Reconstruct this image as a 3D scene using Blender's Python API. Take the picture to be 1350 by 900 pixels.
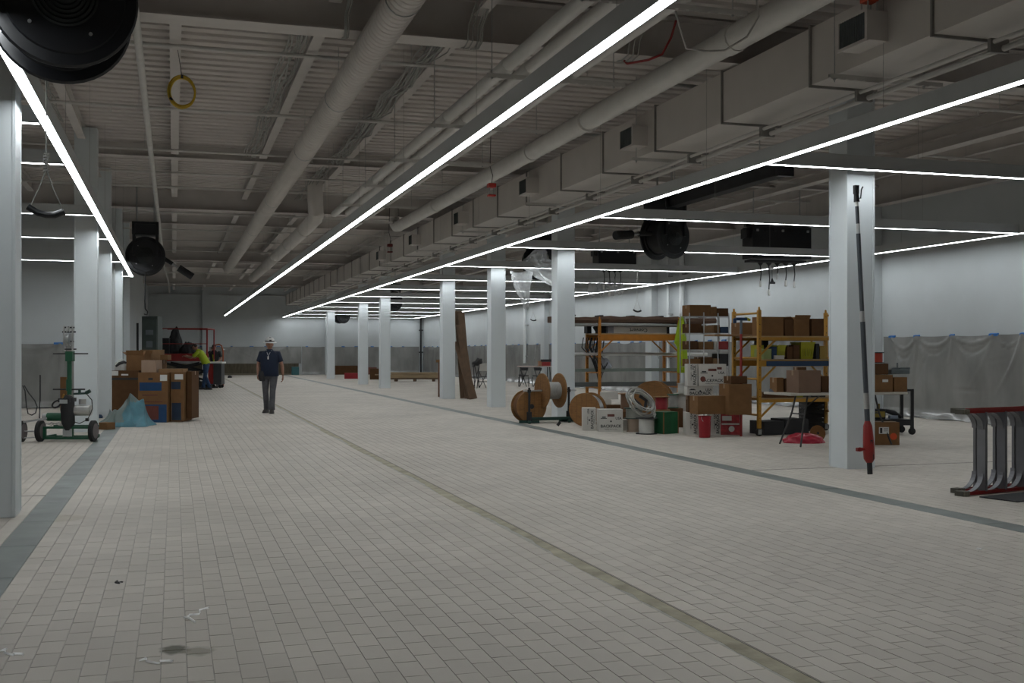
import bpy, bmesh, math, random
import numpy as np
from math import sin, cos, tan, pi, radians, atan2, sqrt
from mathutils import Vector, Matrix, Euler

for o in list(bpy.data.objects):
    bpy.data.objects.remove(o)
scn = bpy.context.scene
COL = scn.collection
random.seed(7)
rng = np.random.default_rng(7)

# ------------------------------------------------------------------ camera
YAW = radians(17.1)
EYE = 1.40
FPX = 1450.0                     # focal length in pixels of the 1350 wide frame
HOR = 464.0                      # pixel row of the horizon
cd = bpy.data.cameras.new('camera')
cam = bpy.data.objects.new('camera', cd)
COL.objects.link(cam)
cd.sensor_fit = 'HORIZONTAL'; cd.sensor_width = 36.0
cd.lens = FPX / 1350.0 * 36.0
cd.shift_y = (HOR - 450.0) / 1350.0
cd.clip_start = 0.05; cd.clip_end = 300
cam.location = (0, 0, EYE)
cam.rotation_euler = (pi / 2, 0, -YAW)
scn.camera = cam

# ------------------------------------------------------------------ world, exposure
w = bpy.data.worlds.new('world'); scn.world = w; w.use_nodes = True
w.node_tree.nodes['Background'].inputs[0].default_value = (0.5, 0.55, 0.6, 1)
w.node_tree.nodes['Background'].inputs[1].default_value = 0.02
scn.view_settings.view_transform = 'Standard'
scn.view_settings.look = 'None'
scn.view_settings.exposure = 0.0
scn.view_settings.gamma = 1.0
scn.view_settings.use_curve_mapping = False
LIGHT_STRENGTH = 20.0            # radiance of the linear light diffusers
LIGHT_COLOR = (0.93, 0.98, 1.0)

# ------------------------------------------------------------------ measuring: photograph -> hall
def pz(u, v, Z):                 # point at optical depth Z
    xc = (u - 675.0) / FPX * Z
    return Vector((Z * sin(YAW) + xc * cos(YAW), Z * cos(YAW) - xc * sin(YAW), EYE + (HOR - v) / FPX * Z))
def gp(u, v, z=0.0):             # point at height z
    Z = (EYE - z) * FPX / (v - HOR)
    return pz(u, v, Z)
def pX(u, v, X):                 # point on the plane x = X
    t = tan(YAW + math.atan((u - 675.0) / FPX)); Y = X / t
    return pz(u, v, Y * cos(YAW) + X * sin(YAW))
def pY(u, v, Y):                 # point on the plane y = Y
    t = tan(YAW + math.atan((u - 675.0) / FPX)); X = Y * t
    return pz(u, v, Y * cos(YAW) + X * sin(YAW))

# ------------------------------------------------------------------ materials
MATS = {}
def mat(name, col, rough=0.6, metal=0.0, var=0.08, scale=6.0, bump=0.0, bscale=40.0, spec=0.5, emit=0.0, alpha=1.0, island=0.0, coat=0.0, stretch=None, dirt=0.0, dirtcol=(0.1,0.09,0.07)):
    if name in MATS: return MATS[name]
    m = bpy.data.materials.new(name); m.use_nodes = True
    nt = m.node_tree; N = nt.nodes; L = nt.links
    b = N['Principled BSDF']
    b.inputs['Roughness'].default_value = rough
    b.inputs['Metallic'].default_value = metal
    b.inputs['Specular IOR Level'].default_value = spec
    b.inputs['Coat Weight'].default_value = coat
    b.inputs['Alpha'].default_value = alpha
    b.inputs['Base Color'].default_value = (*col, 1)
    tc = N.new('ShaderNodeTexCoord')
    src = tc.outputs['Object']
    if stretch:
        mp = N.new('ShaderNodeMapping'); mp.inputs['Scale'].default_value = stretch
        L.new(src, mp.inputs[0]); src = mp.outputs[0]
    if var > 0:
        n = N.new('ShaderNodeTexNoise'); n.inputs['Scale'].default_value = scale; n.inputs['Detail'].default_value = 5
        L.new(src, n.inputs['Vector'])
        r = N.new('ShaderNodeMapRange'); r.inputs['From Min'].default_value = 0.3; r.inputs['From Max'].default_value = 0.7
        r.inputs['To Min'].default_value = 1 - var; r.inputs['To Max'].default_value = 1 + var
        L.new(n.outputs['Fac'], r.inputs['Value'])
        fac = r.outputs[0]
        if island > 0:
            g = N.new('ShaderNodeNewGeometry'); oi = N.new('ShaderNodeObjectInfo')
            ad = N.new('ShaderNodeMath'); ad.operation = 'ADD'
            L.new(g.outputs['Random Per Island'], ad.inputs[0]); L.new(oi.outputs['Random'], ad.inputs[1])
            fr = N.new('ShaderNodeMath'); fr.operation = 'FRACT'; L.new(ad.outputs[0], fr.inputs[0])
            r2 = N.new('ShaderNodeMapRange'); r2.inputs['To Min'].default_value = 1 - island; r2.inputs['To Max'].default_value = 1 + island
            L.new(fr.outputs[0], r2.inputs['Value'])
            mm = N.new('ShaderNodeMath'); mm.operation = 'MULTIPLY'; L.new(fac, mm.inputs[0]); L.new(r2.outputs[0], mm.inputs[1])
            fac = mm.outputs[0]
        vm = N.new('ShaderNodeVectorMath'); vm.operation = 'SCALE'
        vm.inputs[0].default_value = col
        L.new(fac, vm.inputs['Scale'])
        out = vm.outputs[0]
        if dirt > 0:
            n2 = N.new('ShaderNodeTexNoise'); n2.inputs['Scale'].default_value = scale * 0.37; n2.inputs['Detail'].default_value = 8
            n2.inputs['Roughness'].default_value = 0.7
            L.new(src, n2.inputs['Vector'])
            r3 = N.new('ShaderNodeMapRange'); r3.inputs['From Min'].default_value = 0.52; r3.inputs['From Max'].default_value = 0.75
            r3.inputs['To Max'].default_value = dirt
            L.new(n2.outputs['Fac'], r3.inputs['Value'])
            mx = N.new('ShaderNodeMix'); mx.data_type = 'RGBA'
            L.new(r3.outputs[0], mx.inputs[0]); L.new(out, mx.inputs[6]); mx.inputs[7].default_value = (*dirtcol, 1)
            out = mx.outputs[2]
        L.new(out, b.inputs['Base Color'])
    if bump > 0:
        n3 = N.new('ShaderNodeTexNoise'); n3.inputs['Scale'].default_value = bscale; n3.inputs['Detail'].default_value = 4
        L.new(src, n3.inputs['Vector'])
        bp = N.new('ShaderNodeBump'); bp.inputs['Strength'].default_value = bump; bp.inputs['Distance'].default_value = 0.01
        L.new(n3.outputs['Fac'], bp.inputs['Height']); L.new(bp.outputs[0], b.inputs['Normal'])
    if emit > 0:
        b.inputs['Emission Color'].default_value = (*LIGHT_COLOR, 1)
        b.inputs['Emission Strength'].default_value = emit
    MATS[name] = m
    return m

# ------------------------------------------------------------------ mesh building
class MB:
    def __init__(s): s.v = []; s.f = []; s.m = []
    def add(s, vs, fs, mi=0):
        o = len(s.v); s.v += [tuple(p) for p in vs]; s.f += [tuple(i + o for i in q) for q in fs]; s.m += [mi] * len(fs); return s
    def box(s, c, d, rot=None, mi=0, taper=1.0):
        hx, hy, hz = d[0] / 2, d[1] / 2, d[2] / 2; vs = []
        for z in (-1, 1):
            k = taper if z > 0 else 1.0
            for x, y in ((-1, -1), (1, -1), (1, 1), (-1, 1)): vs.append(Vector((x * hx * k, y * hy * k, z * hz)))
        if rot is not None:
            R = rot if isinstance(rot, Matrix) else Euler(rot if hasattr(rot, '__len__') else (0, 0, rot)).to_matrix()
            vs = [R @ p for p in vs]
        c = Vector(c)
        return s.add([p + c for p in vs], [(0, 3, 2, 1), (4, 5, 6, 7), (0, 1, 5, 4), (1, 2, 6, 5), (2, 3, 7, 6), (3, 0, 4, 7)], mi)
    def bx(s, x0, x1, y0, y1, z0, z1, mi=0):
        return s.box(((x0 + x1) / 2, (y0 + y1) / 2, (z0 + z1) / 2), (x1 - x0, y1 - y0, z1 - z0), None, mi)
    def bar(s, a, b, w, h, mi=0, up=(0, 0, 1)):
        a = Vector(a); b = Vector(b); d = (b - a); L = d.length; d.normalize()
        up = Vector(up)
        if abs(d.dot(up)) > 0.98: up = Vector((0, 1, 0))
        x = d.cross(up).normalized(); z = x.cross(d).normalized()
        R = Matrix((x, d, z)).transposed()
        return s.box((a + b) / 2, (w, L, h), R, mi)
    def tube(s, pts, r, seg=8, mi=0, cap=True, closed=False):
        P = [Vector(p) for p in pts]; n = len(P); rs = r if hasattr(r, '__len__') else [r] * n
        o = len(s.v); prev = None
        for i in range(n):
            if closed: t = (P[(i + 1) % n] - P[i - 1])
            else: t = P[min(i + 1, n - 1)] - P[max(i - 1, 0)]
            if t.length < 1e-9: t = Vector((0, 0, 1))
            t.normalize()
            if prev is None:
                a = Vector((0, 0, 1)) if abs(t.z) < 0.9 else Vector((1, 0, 0))
                x = t.cross(a).normalized()
            else:
                x = (prev - t * prev.dot(t))
                x = x.normalized() if x.length > 1e-6 else t.orthogonal().normalized()
            prev = x; y = t.cross(x)
            for k in range(seg):
                a = 2 * pi * k / seg
                s.v.append(tuple(P[i] + (x * cos(a) + y * sin(a)) * rs[i]))
        m = n if closed else n - 1
        for i in range(m):
            j = (i + 1) % n
            for k in range(seg):
                k2 = (k + 1) % seg
                s.f.append((o + i * seg + k, o + i * seg + k2, o + j * seg + k2, o + j * seg + k)); s.m.append(mi)
        if cap and not closed:
            s.f.append(tuple(o + k for k in range(seg))[::-1]); s.m.append(mi)
            s.f.append(tuple(o + (n - 1) * seg + k for k in range(seg))); s.m.append(mi)
        return s
    def cyl(s, a, b, r, seg=16, mi=0): return s.tube([a, b], r, seg, mi)
    def lathe(s, prof, seg=24, M=None, mi=0, caps=True):
        o = len(s.v); n = len(prof)
        for (r, z) in prof:
            for k in range(seg):
                a = 2 * pi * k / seg; p = Vector((r * cos(a), r * sin(a), z))
                if M is not None: p = M @ p
                s.v.append(tuple(p))
        for i in range(n - 1):
            for k in range(seg):
                k2 = (k + 1) % seg
                s.f.append((o + i * seg + k, o + i * seg + k2, o + (i + 1) * seg + k2, o + (i + 1) * seg + k)); s.m.append(mi)
        if caps:
            s.f.append(tuple(o + k for k in range(seg))[::-1]); s.m.append(mi)
            s.f.append(tuple(o + (n - 1) * seg + k for k in range(seg))); s.m.append(mi)
        return s
    def build(s, name, mats, parent=None, smooth=0, bevel=0.0, loc=None, rot=None):
        me = bpy.data.meshes.new(name)
        me.from_pydata(s.v, [], s.f)
        ms = mats if isinstance(mats, (list, tuple)) else [mats]
        for m in ms: me.materials.append(m)
        if len(ms) > 1: me.polygons.foreach_set('material_index', s.m)
        if smooth:
            me.polygons.foreach_set('use_smooth', [True] * len(me.polygons))
            me.set_sharp_from_angle(angle=radians(smooth if smooth > 1 else 35))
        me.update()
        return link(name, me, parent, bevel, loc, rot)
def link(name, me, parent=None, bevel=0.0, loc=None, rot=None):
    o = bpy.data.objects.new(name, me); COL.objects.link(o)
    if parent is not None: o.parent = parent
    if loc is not None: o.location = loc
    if rot is not None: o.rotation_euler = rot if hasattr(rot, '__len__') else (0, 0, rot)
    if bevel > 0:
        bv = o.modifiers.new('bevel', 'BEVEL'); bv.width = bevel; bv.segments = 2; bv.limit_method = 'ANGLE'; bv.angle_limit = radians(40)
    return o
def tag(o, label=None, cat=None, group=None, kind=None):
    if label: o['label'] = label
    if cat: o['category'] = cat
    if group: o['group'] = group
    if kind: o['kind'] = kind
    return o
def thing(name, label, cat, loc=(0, 0, 0), rz=0.0, group=None):
    o = bpy.data.objects.new(name, None); o.empty_display_size = 0.1; COL.objects.link(o)
    o.location = loc; o.rotation_euler = rz if hasattr(rz, '__len__') else (0, 0, rz)
    return tag(o, label, cat, group)
def copy_tree(o, loc=None, rz=None, label=None, group=None, parent=None):
    c = o.copy(); COL.objects.link(c)
    if parent is not None: c.parent = parent
    if loc is not None: c.location = loc
    if rz is not None: c.rotation_euler = rz if hasattr(rz, '__len__') else (0, 0, rz)
    if label: c['label'] = label
    if group: c['group'] = group
    for ch in list(o.children): copy_tree(ch, parent=c)
    return c
def text(s, size, m, parent, loc, rot, name='lettering', depth=0.001, bold=0.0, align='CENTER', sx=1.0):
    cu = bpy.data.curves.new('t', 'FONT'); cu.body = s; cu.size = size; cu.extrude = depth; cu.offset = bold
    cu.align_x = align; cu.align_y = 'CENTER'; cu.resolution_u = 2
    t = bpy.data.objects.new('t', cu); COL.objects.link(t)
    bpy.context.view_layer.update()
    me = bpy.data.meshes.new_from_object(t.evaluated_get(bpy.context.evaluated_depsgraph_get()))
    bpy.data.objects.remove(t)
    me.materials.clear(); me.materials.append(m)
    if sx != 1.0:
        me.transform(Matrix.Diagonal((sx, 1, 1, 1)))
    o = link(name, me, parent, loc=loc, rot=rot)
    return o
# ================================================================== THE SETTING
XR, YB, YN = 15.30, 69.0, -7.0        # right wall, back wall, wall behind the camera
XL, YP, XP = -9.0, 29.9, -1.45        # far left wall, partition, side wall beyond it
ZD = 5.36                             # roof deck
ZL = 3.537                            # underside of the linear lights
M_paint = mat('wall_paint', (0.49, 0.52, 0.532), 0.75, var=0.03, scale=1.5, bump=0.05, bscale=60)
M_ceil = mat('ceiling_paint', (0.60, 0.56, 0.53), 0.8, var=0.05, scale=2.0, bump=0.08, bscale=30)
M_deck = mat('deck_paint', (0.58, 0.54, 0.51), 0.8, var=0.07, scale=1.2, dirt=0.35, dirtcol=(0.3, 0.29, 0.27))
M_steel = mat('beam_paint', (0.57, 0.535, 0.51), 0.75, var=0.05, scale=3)
M_col = mat('column_enamel', (0.67, 0.715, 0.735), 0.38, var=0.02, scale=3, bump=0.02, bscale=8)
M_duct = mat('duct_paint', (0.60, 0.565, 0.535), 0.6, var=0.04, scale=2)
M_grout = mat('grout', (0.40, 0.38, 0.34), 0.95, var=0.15, scale=20, bump=0.2)

def wallbox(name, x0, x1, y0, y1, z0, z1, m=M_paint):
    o = MB().bx(x0, x1, y0, y1, z0, z1).build(name, m); tag(o, kind='structure'); return o
floor = wallbox('floor', XL - 0.2, XR + 0.2, YN - 0.2, YB + 0.2, -0.2, -0.004, M_grout)
wallbox('wall_right', XR, XR + 0.2, YN, YB, 0, ZD)
wall_back = wallbox('wall_back', XP - 0.2, XR + 0.2, YB, YB + 0.2, 0, ZD)
wallbox('wall_front', XL, XR, YN - 0.2, YN, 0, ZD)
wallbox('wall_left', XL - 0.2, XL, YN, YP + 0.2, 0, ZD)
wallbox('wall_partition', XL, XP, YP, YP + 0.2, 0, ZD)
wallbox('wall_left_far', XP - 0.2, XP, YP + 0.2, YB, 0, ZD)
# pilasters on the back and right walls
for i, x in enumerate((1.85, 9.2)):
    wallbox('trim_%d' % (i + 1), x - 0.2, x + 0.2, YB - 0.3, YB, 0, ZD)
for i, y in enumerate((21.55, 33.6, 44.6)):
    o = wallbox('trim_%d' % (i + 3), XR - 0.22, XR, y - 0.25, y + 0.25, 0, 4.67)

# ---- brick-sized floor tiles
TW, TL, J = 0.112, 0.224, 0.0036
M_tile = mat('quarry_tile', (0.503, 0.462, 0.409), 0.62, var=0.10, scale=0.55, island=0.055, bump=0.06, bscale=90, dirt=0.45, dirtcol=(0.56, 0.53, 0.475), spec=0.35)
nt = M_tile.node_tree; N = nt.nodes; L = nt.links
tcn = [n for n in N if n.type == 'TEX_COORD'][0]
geo = N.new('ShaderNodeNewGeometry')
for l in list(tcn.outputs['Object'].links):
    L.new(geo.outputs['Position'], l.to_socket)
# two damp stains, where somebody put down a wet pot
bs = N['Principled BSDF']; base = bs.inputs['Base Color'].links[0].from_socket
last = base
for (cx, cy, rx, ry, k, c) in [(*gp(230, 856)[:2], 0.075, 0.10, 0.85, (0.055, 0.052, 0.025)), (*gp(261, 858)[:2], 0.085, 0.10, 0.6, (0.16, 0.145, 0.09)),
                               (*gp(80, 683)[:2], 0.25, 0.25, 0.3, (0.25, 0.2, 0.1))]:
    mp = N.new('ShaderNodeVectorMath'); mp.operation = 'SUBTRACT'; mp.inputs[1].default_value = (cx, cy, 0); L.new(geo.outputs['Position'], mp.inputs[0])
    m2 = N.new('ShaderNodeVectorMath'); m2.operation = 'MULTIPLY'; m2.inputs[1].default_value = (1 / rx, 1 / ry, 0); L.new(mp.outputs[0], m2.inputs[0])
    ln = N.new('ShaderNodeVectorMath'); ln.operation = 'LENGTH'; L.new(m2.outputs[0], ln.inputs[0])
    ns = N.new('ShaderNodeTexNoise'); ns.inputs['Scale'].default_value = 18; L.new(geo.outputs['Position'], ns.inputs['Vector'])
    ad = N.new('ShaderNodeMath'); ad.operation = 'MULTIPLY_ADD'; ad.inputs[1].default_value = 0.7; L.new(ns.outputs['Fac'], ad.inputs[0]); L.new(ln.outputs['Value'], ad.inputs[2])
    mr = N.new('ShaderNodeMapRange'); mr.inputs['From Min'].default_value = 0.95; mr.inputs['From Max'].default_value = 1.35
    mr.inputs['To Min'].default_value = k; mr.inputs['To Max'].default_value = 0.0; L.new(ad.outputs[0], mr.inputs['Value'])
    mx = N.new('ShaderNodeMix'); mx.data_type = 'RGBA'; L.new(mr.outputs[0], mx.inputs[0]); L.new(last, mx.inputs[6]); mx.inputs[7].default_value = (*c, 1)
    last = mx.outputs[2]
L.new(last, bs.inputs['Base Color'])

fields = [(-0.945, 2.505), (2.635, 6.30), (6.56, XR), (XL, -1.20)]
cen = []
for fi, (x0, x1) in enumerate(fields):
    n = int(round((x1 - x0) / TW)); pw = (x1 - x0) / n
    ny = int((YB - YN) / TL)
    for i in range(n):
        off = (i % 2) * TL / 2 + random.uniform(-0.025, 0.025)
        ys = YN + off + np.arange(ny) * TL
        if fi == 3: ys = ys[ys < YP - TL / 2]
        xs = np.full(len(ys), x0 + (i + 0.5) * pw)
        cen.append(np.stack([xs, ys, np.full(len(ys), pw)], 1))
cen = np.concatenate(cen)
cen = cen[(cen[:, 1] > YN + 0.1) & (cen[:, 1] < YB - TL / 2)]
Zc = cen[:, 0] * sin(YAW) + cen[:, 1] * cos(YAW)
Xc = cen[:, 0] * cos(YAW) - cen[:, 1] * sin(YAW)
vis = (Zc > 1) & (np.abs(Xc) < Zc * (675 / FPX)) & (EYE * FPX / np.maximum(Zc, 0.1) < 900 - HOR)
order = np.argsort(np.where(vis, Zc, 1e9))
near = order[:300]; rest = np.setdiff1d(np.arange(len(cen)), near)
def tile_mesh(C):
    n = len(C); hx = C[:, 2] / 2 - J / 2; hy = np.full(n, TL / 2 - J / 2)
    dz = rng.uniform(-0.0010, 0.0, (n, 1)) + rng.uniform(-0.0003, 0.0003, (n, 4))
    V = np.zeros((n, 8, 3)); sg = [(-1, -1), (1, -1), (1, 1), (-1, 1)]
    for k, (a, b) in enumerate(sg):
        V[:, k, 0] = C[:, 0] + a * hx; V[:, k, 1] = C[:, 1] + b * hy; V[:, k, 2] = -0.006
        V[:, 4 + k, 0] = C[:, 0] + a * (hx - 0.0012); V[:, 4 + k, 1] = C[:, 1] + b * (hy - 0.0012); V[:, 4 + k, 2] = dz[:, k]
    q = np.array([(4, 5, 6, 7), (0, 1, 5, 4), (1, 2, 6, 5), (2, 3, 7, 6), (3, 0, 4, 7)])
    F = (q[None] + (np.arange(n) * 8)[:, None, None]).reshape(-1)
    me = bpy.data.meshes.new('tile'); me.vertices.add(n * 8); me.vertices.foreach_set('co', V.reshape(-1))
    me.loops.add(len(F)); me.loops.foreach_set('vertex_index', F.astype(np.int32))
    nf = n * 5; me.polygons.add(nf); me.polygons.foreach_set('loop_start', np.arange(nf, dtype=np.int32) * 4)
    me.polygons.foreach_set('use_smooth', [False] * nf); me.update(calc_edges=True); me.materials.append(M_tile); return me
o = link('tile', tile_mesh(cen[rest]), floor); o['kind'] = 'stuff'
tmesh = tile_mesh(np.array([[0, 0, TW]]))
for i in near:
    o = bpy.data.objects.new('tile', tmesh); COL.objects.link(o); o.parent = floor
    o.location = (cen[i, 0], cen[i, 1], random.uniform(-0.0008, 0)); o.rotation_euler = (random.uniform(-.003, .003), random.uniform(-.003, .003), random.uniform(-.004, .004))
# dark drain-cover bands beside the column rows, laid in lengths
M_band = mat('terrazzo_band', (0.145, 0.165, 0.155), 0.5, var=0.22, scale=2.5, island=0.12, dirt=0.6, dirtcol=(0.23, 0.24, 0.22))
for i, (x0, x1) in enumerate([(-1.195, -0.95), (6.305, 6.555)]):
    b = MB(); y = YN + 0.05
    while y < (YB - 1.3): b.bx(x0, x1, y, y + 1.192, -0.05, -0.001); y += 1.2
    tag(b.build('trim_%d' % (i + 10), M_band), kind='structure')
# saw-cut joint with the mortar patch beside it
M_patch = mat('mortar_patch', (0.37, 0.335, 0.245), 0.9, var=0.25, scale=5, dirt=0.7, dirtcol=(0.22, 0.19, 0.14), bump=0.4, bscale=25)
b = MB(); y = YN + 0.1; pts = []
while y < YB - 0.6:
    wv = 0.085 + 0.035 * sin(y * 1.7) * sin(y * 0.37 + 1) + random.uniform(-0.015, 0.015)
    if y > 20: wv *= 0.6
    pts.append((y, 2.618 - wv)); y += 0.16
for (ya, xa), (yb, xb) in zip(pts[:-1], pts[1:]):
    b.add([(xa, ya, -0.0032), (2.618, ya, 0.0006), (2.618, yb, 0.0006), (xb, yb, -0.0032)], [(0, 1, 2, 3)])
    b.add([(xa, ya, -0.0032), (xb, yb, -0.0032), (xb, yb, -0.02), (xa, ya, -0.02)], [(0, 1, 2, 3)])
tag(b.build('trim_12', M_patch), kind='structure')
M_dark = mat('dark_joint_filler', (0.03, 0.028, 0.025), 0.9, var=0.1)  # near-black filler set in the saw-cut joint
tag(MB().bx(2.618, 2.631, YN + 0.1, YB - 0.6, -0.02, -0.0035).build('trim_13', M_dark), kind='structure')

for i, (xa, xb) in enumerate(((6.56, XR - .3), (-6.0, -1.2))):
    tag(MB().bx(xa, xb, 11.60, 11.645, -.05, .0004).build('trim_%d' % (20 + i), mat('joint_filler', (.19, .18, .16), .8, var=.2)), kind='structure')
# ---- roof deck with trapezoid ribs running across the hall
b = MB(); P = 0.30; yy = YN; prof = []
while yy < YB:
    prof += [(yy, ZD), (yy + 0.17, ZD), (yy + 0.20, ZD + 0.075), (yy + 0.27, ZD + 0.075)]; yy += P
prof.append((YB, ZD))
vs = []; fs = []
for (y, z) in prof: vs += [(XL - 0.1, y, z), (XR + 0.1, y, z)]
for i in range(len(prof) - 1): fs.append((2 * i, 2 * i + 1, 2 * i + 3, 2 * i + 2))
b.add(vs, fs)
ceiling = b.build('ceiling', M_deck); tag(ceiling, kind='structure')
tag(MB().bx(XL - 0.2, XR + 0.2, YN - 0.2, YB + 0.2, ZD + 0.12, ZD + 0.25).build('ceiling_slab', M_deck, ceiling))
# purlins: I-sections running down the hall
def ibeam(b, a, c, w, d, t=0.014):   # a,c = ends of the bottom flange underside
    a = Vector(a); c = Vector(c)
    b.bar(a + Vector((0, 0, t / 2)), c + Vector((0, 0, t / 2)), w, t)
    b.bar(a + Vector((0, 0, d / 2)), c + Vector((0, 0, d / 2)), t, d - 2 * t)
    b.bar(a + Vector((0, 0, d - t / 2)), c + Vector((0, 0, d - t / 2)), w, t)
gy = [(-3.6, 0.50), (11.98, 0.50), (21.9, 0.27), (27.9, 0.50), (33.1, 0.27), (43.3, 0.50), (50.0, 0.27), (58.3, 0.50), (64.5, 0.27), (69.05, 0.50)]
purl = [-8.0, -6.4, -4.8, -3.16, -1.54, 0.02, 1.65, 3.25, 4.87, 6.5, 8.1, 9.7, 11.3, 12.9, 14.5]
for gi, (y, d) in enumerate(gy):
    b = MB(); x0 = XL if y < YP else XP
    ibeam(b, (x0, y, ZD - d - 0.003), (XR, y, ZD - d - 0.003), 0.34 if d > 0.4 else 0.18, d)
    b.build('girder', M_steel, ceiling)
for x in purl:
    for (ya, da), (yb, db) in zip(gy[:-1], gy[1:]):
        if x < XP and yb > YP: continue
        b = MB(); ibeam(b, (x, ya + 0.18, ZD - 0.225), (x, yb - 0.18, ZD - 0.225), 0.135, 0.222, 0.012)
        if yb - ya > 9:
            pass
        b.build('purlin', M_steel, ceiling)
# long edge beam over the right wall
b = MB(); ibeam(b, (XR - 0.17, YN, 4.68), (XR - 0.17, YB, 4.68), 0.3, 0.67); b.build('edge_beam', M_steel, ceiling)
b = MB(); ibeam(b, (12.9, YN, 4.95), (12.9, YB, 4.95), 0.25, 0.2); b.build('edge_beam', M_steel, ceiling)

# ================================================================== COLUMNS
CW = 0.385
def column(x0, y0, label, h=ZD):      # x0,y0: near-left corner (side nearest the camera)
    t = thing('column', label, 'column', (x0 + CW / 2, y0 + CW / 2, 0))
    w2 = CW / 2
    MB().bx(-w2 + .006, w2 - .006, -w2 + .006, w2 - .006, 0, h - 0.02).build('shaft', M_col, t)
    for sx in (-1, 1):
        for sy in (-1, 1):
            b = MB(); e = 0.028
            b.bx(min(sx * w2, sx * (w2 - e)), max(sx * w2, sx * (w2 - e)), min(sy * w2, sy * (w2 - 0.012)), max(sy * w2, sy * (w2 - 0.012)), 0.012, h - 0.9)
            b.bx(min(sx * w2, sx * (w2 - 0.012)), max(sx * w2, sx * (w2 - 0.012)), min(sy * (w2 - .012), sy * (w2 - e)), max(sy * (w2 - .012), sy * (w2 - e)), 0.012, h - 0.9)
            b.build('corner_trim', M_col, t, bevel=0.003)
    return t
rx = 7.69
rcols = [(11.38, 'wide pale grey square column nearest on the right, drill pole leaning on it'),
         (21.75, 'pale grey square column behind the raised cable reel, left of the orange scaffold'),
         (26.8, 'pale grey square column between the leaning brown planks and the wooden reels'),
         (32.05, 'pale grey square column just left of the leaning brown planks'),
         (42.35, 'pale grey column in the distance, third from the far end of the right row'),
         (47.5, 'slim distant pale grey column, second from the far end of the right row'),
         (57.82, 'slimmest most distant pale grey column of the right row')]
for y, lb in rcols: column(rx, y, lb)
lx = -1.28 - CW
lcols = [(10.14, 'pale grey square column at the left edge of the picture'),
         (20.6, 'pale grey column right behind the green pipe machine'),
         (25.0, 'third pale grey column of the left row, behind the one by the pipe machine'),
         (30.3, 'fourth pale grey column of the left row, against the side wall'),
         (35.2, 'farthest pale grey column of the left row, where the left light ends')]
for y, lb in lcols: column(lx, y, lb)

# ================================================================== LINEAR LIGHTS
M_house = mat('light_housing', (0.50, 0.52, 0.53), 0.5, var=0.02)
M_glow = mat('light_diffuser', (0.9, 0.9, 0.9), 0.5, var=0, emit=LIGHT_STRENGTH)
M_wire = mat('steel_wire', (0.35, 0.35, 0.34), 0.4, metal=0.6, var=0)
def linear_light(a, c, label, group=None, wd=0.105, wires=True):
    a = Vector(a); c = Vector(c); mid = (a + c) / 2
    d = (c - a); ln = d.length; rz = atan2(d.y, d.x) - pi / 2
    t = thing('linear_light', label, 'light', (mid.x, mid.y, ZL), rz, group)
    b = MB(); h = 0.16
    b.bx(-wd / 2, -wd / 2 + 0.007, -ln / 2, ln / 2, 0, h); b.bx(wd / 2 - 0.007, wd / 2, -ln / 2, ln / 2, 0, h)
    b.bx(-wd / 2 + .007, wd / 2 - .007, -ln / 2, ln / 2, h - 0.008, h)
    b.bx(-wd / 2 + .007, wd / 2 - .007, -ln / 2, -ln / 2 + .006, 0.0, h - 0.008); b.bx(-wd / 2 + .007, wd / 2 - .007, ln / 2 - .006, ln / 2, 0.0, h - 0.008)
    b.build('housing', M_house, t)
    MB().bx(-wd / 2 + 0.007, wd / 2 - 0.007, -ln / 2 + .006, ln / 2 - .006, 0.001, 0.006).build('diffuser', M_glow, t)
    if wires:
        n = max(2, int(ln / 3.6)); b = MB()
        for i in range(n):
            y = -ln / 2 + ln * (i + 0.5) / n
            MB().cyl((0, y, h - 0.001), (0, y, ZD - ZL - 0.0), 0.0022, 5).build('suspension_wire', M_wire, t)
    return t
XA, XB, XC, XD = 2.87, -1.14, 6.42, 14.60
linear_light((XB, 4.0, 0), (XB, 33.0, 0), 'long glowing ceiling light line along the left column row')
linear_light((XA, 1.5, 0), (XA, 66.5, 0), 'long glowing ceiling light line down the middle of the hall')
linear_light((XC, 3.5, 0), (XC, 68.5, 0), 'long glowing ceiling light line just left of the right column row')
linear_light((XD, 7.0, 0), (XD, 68.5, 0), 'long glowing ceiling light line close to the right wall')
ords = ['nearest', 'second nearest', 'third nearest', 'fourth nearest', 'fifth nearest', 'sixth nearest', 'seventh nearest', 'eighth nearest', 'ninth nearest', 'third farthest', 'second farthest', 'farthest']
for k in range(12):
    y = 11.12 + 5.16 * k + (0.58 if k == 11 else 0)
    linear_light((XC + 0.06, y, 0), (XD - 0.06, y, 0), '%s thin glowing crossbar light between the two right light lines' % ords[k], 'crossbar lights on the right', wd=0.085, wires=True)
for k, y in enumerate((11.15, 13.5, 18.4, 22.2, 27.7, 32.9)):
    linear_light((XL + 1.5 if y < 29 else XP, y, 0), (XB - 0.06, y, 0), '%s thin glowing crossbar light left of the left light line' % (['nearest', 'second nearest', 'third nearest', 'fourth nearest', 'fifth nearest', 'farthest'][k]), 'crossbar lights on the left', wd=0.085)
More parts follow.
